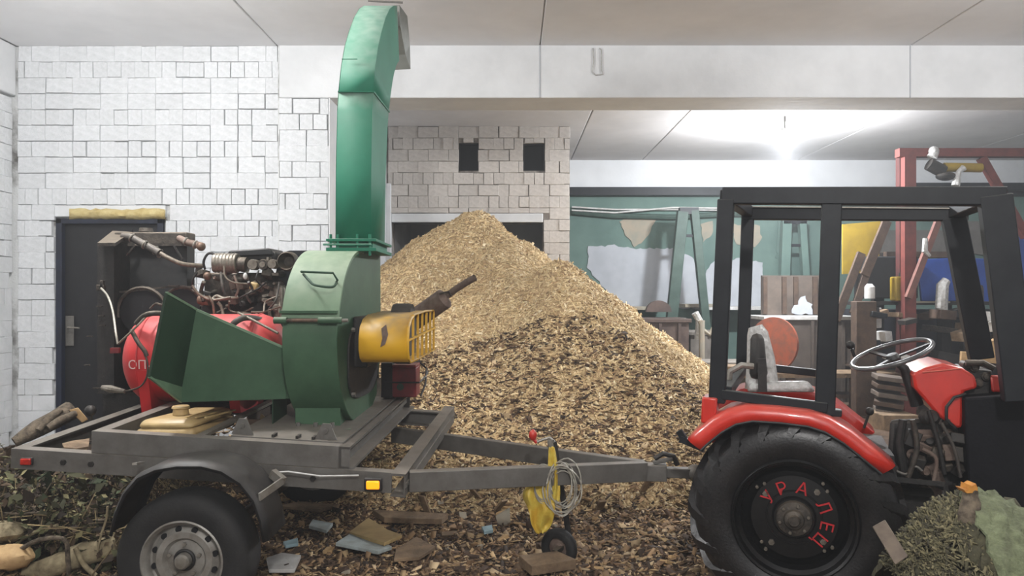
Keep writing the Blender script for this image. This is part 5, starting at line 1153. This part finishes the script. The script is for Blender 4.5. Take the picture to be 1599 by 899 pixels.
# ---------------------------------------------------------------- debris on the ground
def slab(pts, Y0, label, m, cat='scrap', name='board_scrap', t=.02, z=None):
    """flat piece lying on the ground; pts are its corners seen on the ground plane"""
    vs = []
    for x, y in pts:
        q = ground_hit(x, y); vs.append(q)
    lift = .035+(.02 if z else 0); vs = [v+Vector((0, 0, lift)) for v in vs]
    o = MB().prism(vs, (0, 0, t)).build(name, m, None, smooth=0, bevel=.003); return tag(o, label, cat)
slab([(524, 862), (560, 838), (612, 868), (590, 876)], 0, 'pale insulation board scrap lying in front of the drawbar', m_foamb)
slab([(545, 850), (575, 826), (605, 846), (628, 855), (600, 868)], 0, 'yellowish board scrap stacked on the pale insulation scrap', m_can, z=.13)
slab([(582, 812), (700, 818), (690, 828), (600, 825)], 0, 'long grey plank lying across the litter', m_wood, 'plank', 'plank', .035)
slab([(488, 824), (520, 830), (510, 842), (482, 834)], 0, 'small grey tile piece near the trailer wheel', m_foamb)
slab([(416, 886), (440, 878), (470, 882), (460, 905), (420, 905)], 0, 'white crumpled foam piece beside the trailer tyre', m_white)
slab([(442, 860), (465, 854), (466, 862), (446, 866)], 0, 'small bluish scrap between tyre and pale board', mat('bluish', (150, 176, 184)))
slab([(752, 836), (768, 833), (770, 841), (756, 844)], 0, 'small light blue scrap right of the long plank', MATS['bluish'])
o = MB().prism([P(774, 806, 4.9), P(796, 793, 4.9), P(797, 815, 4.85), P(780, 829, 4.85)], (0, .02, 0)).build('tile_scrap', m_peach, None, smooth=0); tag(o, 'upright brown tile scrap leaning in the litter', 'scrap')
slab([(618, 872), (650, 852), (680, 868), (655, 885), (615, 888)], 0, 'brown cardboard scrap next to the pale insulation board', m_wood)
slab([(430, 802), (470, 795), (530, 800), (500, 808)], 0, 'thin brown plank just under the trailer frame', m_wood, 'plank', 'plank', .02)
slab([(810, 892), (870, 885), (900, 899), (830, 910)], 0, 'brown block at the foot of the jockey wheel', m_wood, 'block', 'block', .05)
slab([(1160, 880), (1200, 876), (1210, 890), (1170, 893)], 0, 'hidden scrap behind the tractor tyre', m_wood) if 0 else None
rng = random.Random(31)
for i in range(60):
    px = rng.uniform(440, 1060); y = rng.uniform(775, 899); h = .07; q = ground_hit(px, y)+Vector((0, 0, .012))
    o = MB().box(q, (rng.uniform(.03, .12), rng.uniform(.02, .05), rng.uniform(.01, .03)), (rng.uniform(-.4, .4), rng.uniform(-.5, .5), rng.uniform(-3, 3))).build('wood_offcut', rng.choice((m_wood, m_woodd, m_woodl, m_peach)), None, bevel=.002)
    tag(o, 'small wood offcut among the litter under the drawbar', 'offcut', 'wood offcuts in the litter')
for i in range(7):
    q = P(rng.uniform(630, 1040), rng.uniform(700, 790), 4.95+rng.uniform(-.1, .3)); q.z = max(float(gz(q.x, q.y)), float(pz(q.x, q.y)))+.05
    o = MB().bar(q, q+Vector((rng.uniform(-.1, .1), -.06, rng.uniform(.05, .16))), .05, .012).build('splinter', m_wood, None); tag(o, 'pale wood splinter sticking out of the litter behind the drawbar', 'splinter', 'splinters behind the drawbar')
# log, branches and weeds at lower left
lg = MB().tube([P(40, 893, 3.95), P(80, 885, 3.95), P(130, 866, 4.0), P(185, 850, 4.05)], [.035, .055, .062, .06], 14).build('log', m_birch, None, smooth=60); lump(lg, .02, .08, 1); tag(lg, 'pale mossy log lying beside the trailer tyre', 'log')
brs = [([(25, 862), (60, 843), (100, 842), (106, 870), (108, 899)], .012), ([(118, 855), (130, 880), (150, 899)], .013), ([(140, 899), (150, 890), (155, 882)], .012), ([(168, 790), (166, 810), (158, 835), (152, 862)], .006), ([(150, 812), (166, 810), (176, 796)], .006), ([(0, 850), (20, 852), (45, 835), (90, 820)], .01), ([(0, 800), (30, 802), (60, 800), (80, 805)], .006), ([(60, 899), (75, 880), (90, 872)], .02), ([(20, 770), (50, 790), (70, 830)], .008)]
for k, (pts, r_) in enumerate(brs):
    o = MB().tube(bez([P(x, y, 3.9+.02*k+.0*x) for x, y in pts], 4), r_, 7).build('branch', m_birch if k % 2 else m_bark, None, smooth=60)
    tag(o, ('thick bent twig arching over the pale log', 'twig leaning on the right end of the pale log', 'short twig stub at the bottom by the pale log', 'thin twig hanging beside the mudguard', 'thin forked twig just left of the mudguard', 'long pale twig across the weeds from the left edge', 'thin level twig at the left edge under the red lamp', 'short thick twig at the bottom left of the pale log', 'thin dark twig under the rear corner of the trailer')[k], 'branch')
for k, (x, y, Y, r_, mm_) in enumerate(((10, 800, 4.2, .1, m_bark), (5, 830, 4.0, .09, m_birch), (60, 760, 4.8, .12, m_bark), (130, 745, 5.0, .1, m_woodd), (10, 870, 3.9, .1, m_woodl))):
    o = MB().ball(P(x, y, Y), r_, (1.3, 1, .6), jag=.15).build('bark_chunk', mm_, None, smooth=50); tag(o, ('dark bark chunk in the weeds at the left edge, upper one', 'pale bark chunk at the left edge', 'dark bark chunk under the trailer rear', 'brown chunk behind the mudguard', 'pale yellow wood chunk at the lower left corner')[k], 'chunk')
N4 = 9000
px = np.random.uniform(-60, 200, N4); py = np.random.uniform(715, 930, N4); Yv = np.random.uniform(3.95, 5.3, N4)
keep = (py < 940-(px-120).clip(0)*1.2); px, py, Yv = px[keep], py[keep], Yv[keep]; n = len(px)
X = (px-HX)/F*Yv; g_ = gz(X, Yv); z = g_+np.random.rand(n)**1.8*.42*np.clip((5.6-Yv), .2, 1); nr = np.random.randn(n, 3)*.6+np.array([0, -.3, 1]); nr /= np.linalg.norm(nr, axis=1, keepdims=True)
L = np.random.gamma(3, .012, n)+.012; cl_ = np.random.rand(n)
col_a = tones(n, [(84, 84, 54), (62, 62, 42), (116, 112, 76), (84, 68, 50), (54, 44, 34), (150, 142, 104), (56, 66, 42)], [.18, .18, .07, .22, .23, .05, .07], .2)
o = scatter('weeds', m_chip, np.stack([X, Yv, z], 1), nr, L, L*.55, L*.15, col_a, None, tilt=.7, quad=True); tag(o, 'green and brown weeds and dead leaves at the lower left', 'weeds', kind='stuff')
N5 = 500; X = np.random.uniform(-3.1, -1.95, N5); Yv = np.random.uniform(4.0, 5.3, N5); pt = np.stack([X, Yv, gz(X, Yv)+.14+np.random.rand(N5)*.12], 1)
nr = np.random.randn(N5, 3); nr /= np.linalg.norm(nr, axis=1, keepdims=True); L = np.random.uniform(.15, .45, N5)
o = scatter('dry_stalks', m_chip, pt, nr, L, np.full(N5, .006), np.full(N5, .005), tones(N5, [(120, 104, 74), (84, 72, 52), (150, 134, 98)], [.4, .4, .2]), None, tilt=.9); tag(o, 'thin dry stalks among the weeds at the lower left', 'stalks', kind='stuff')
for o in SC.objects:   # every single top-level thing needs its own world-space origin; nothing else to do
    pass
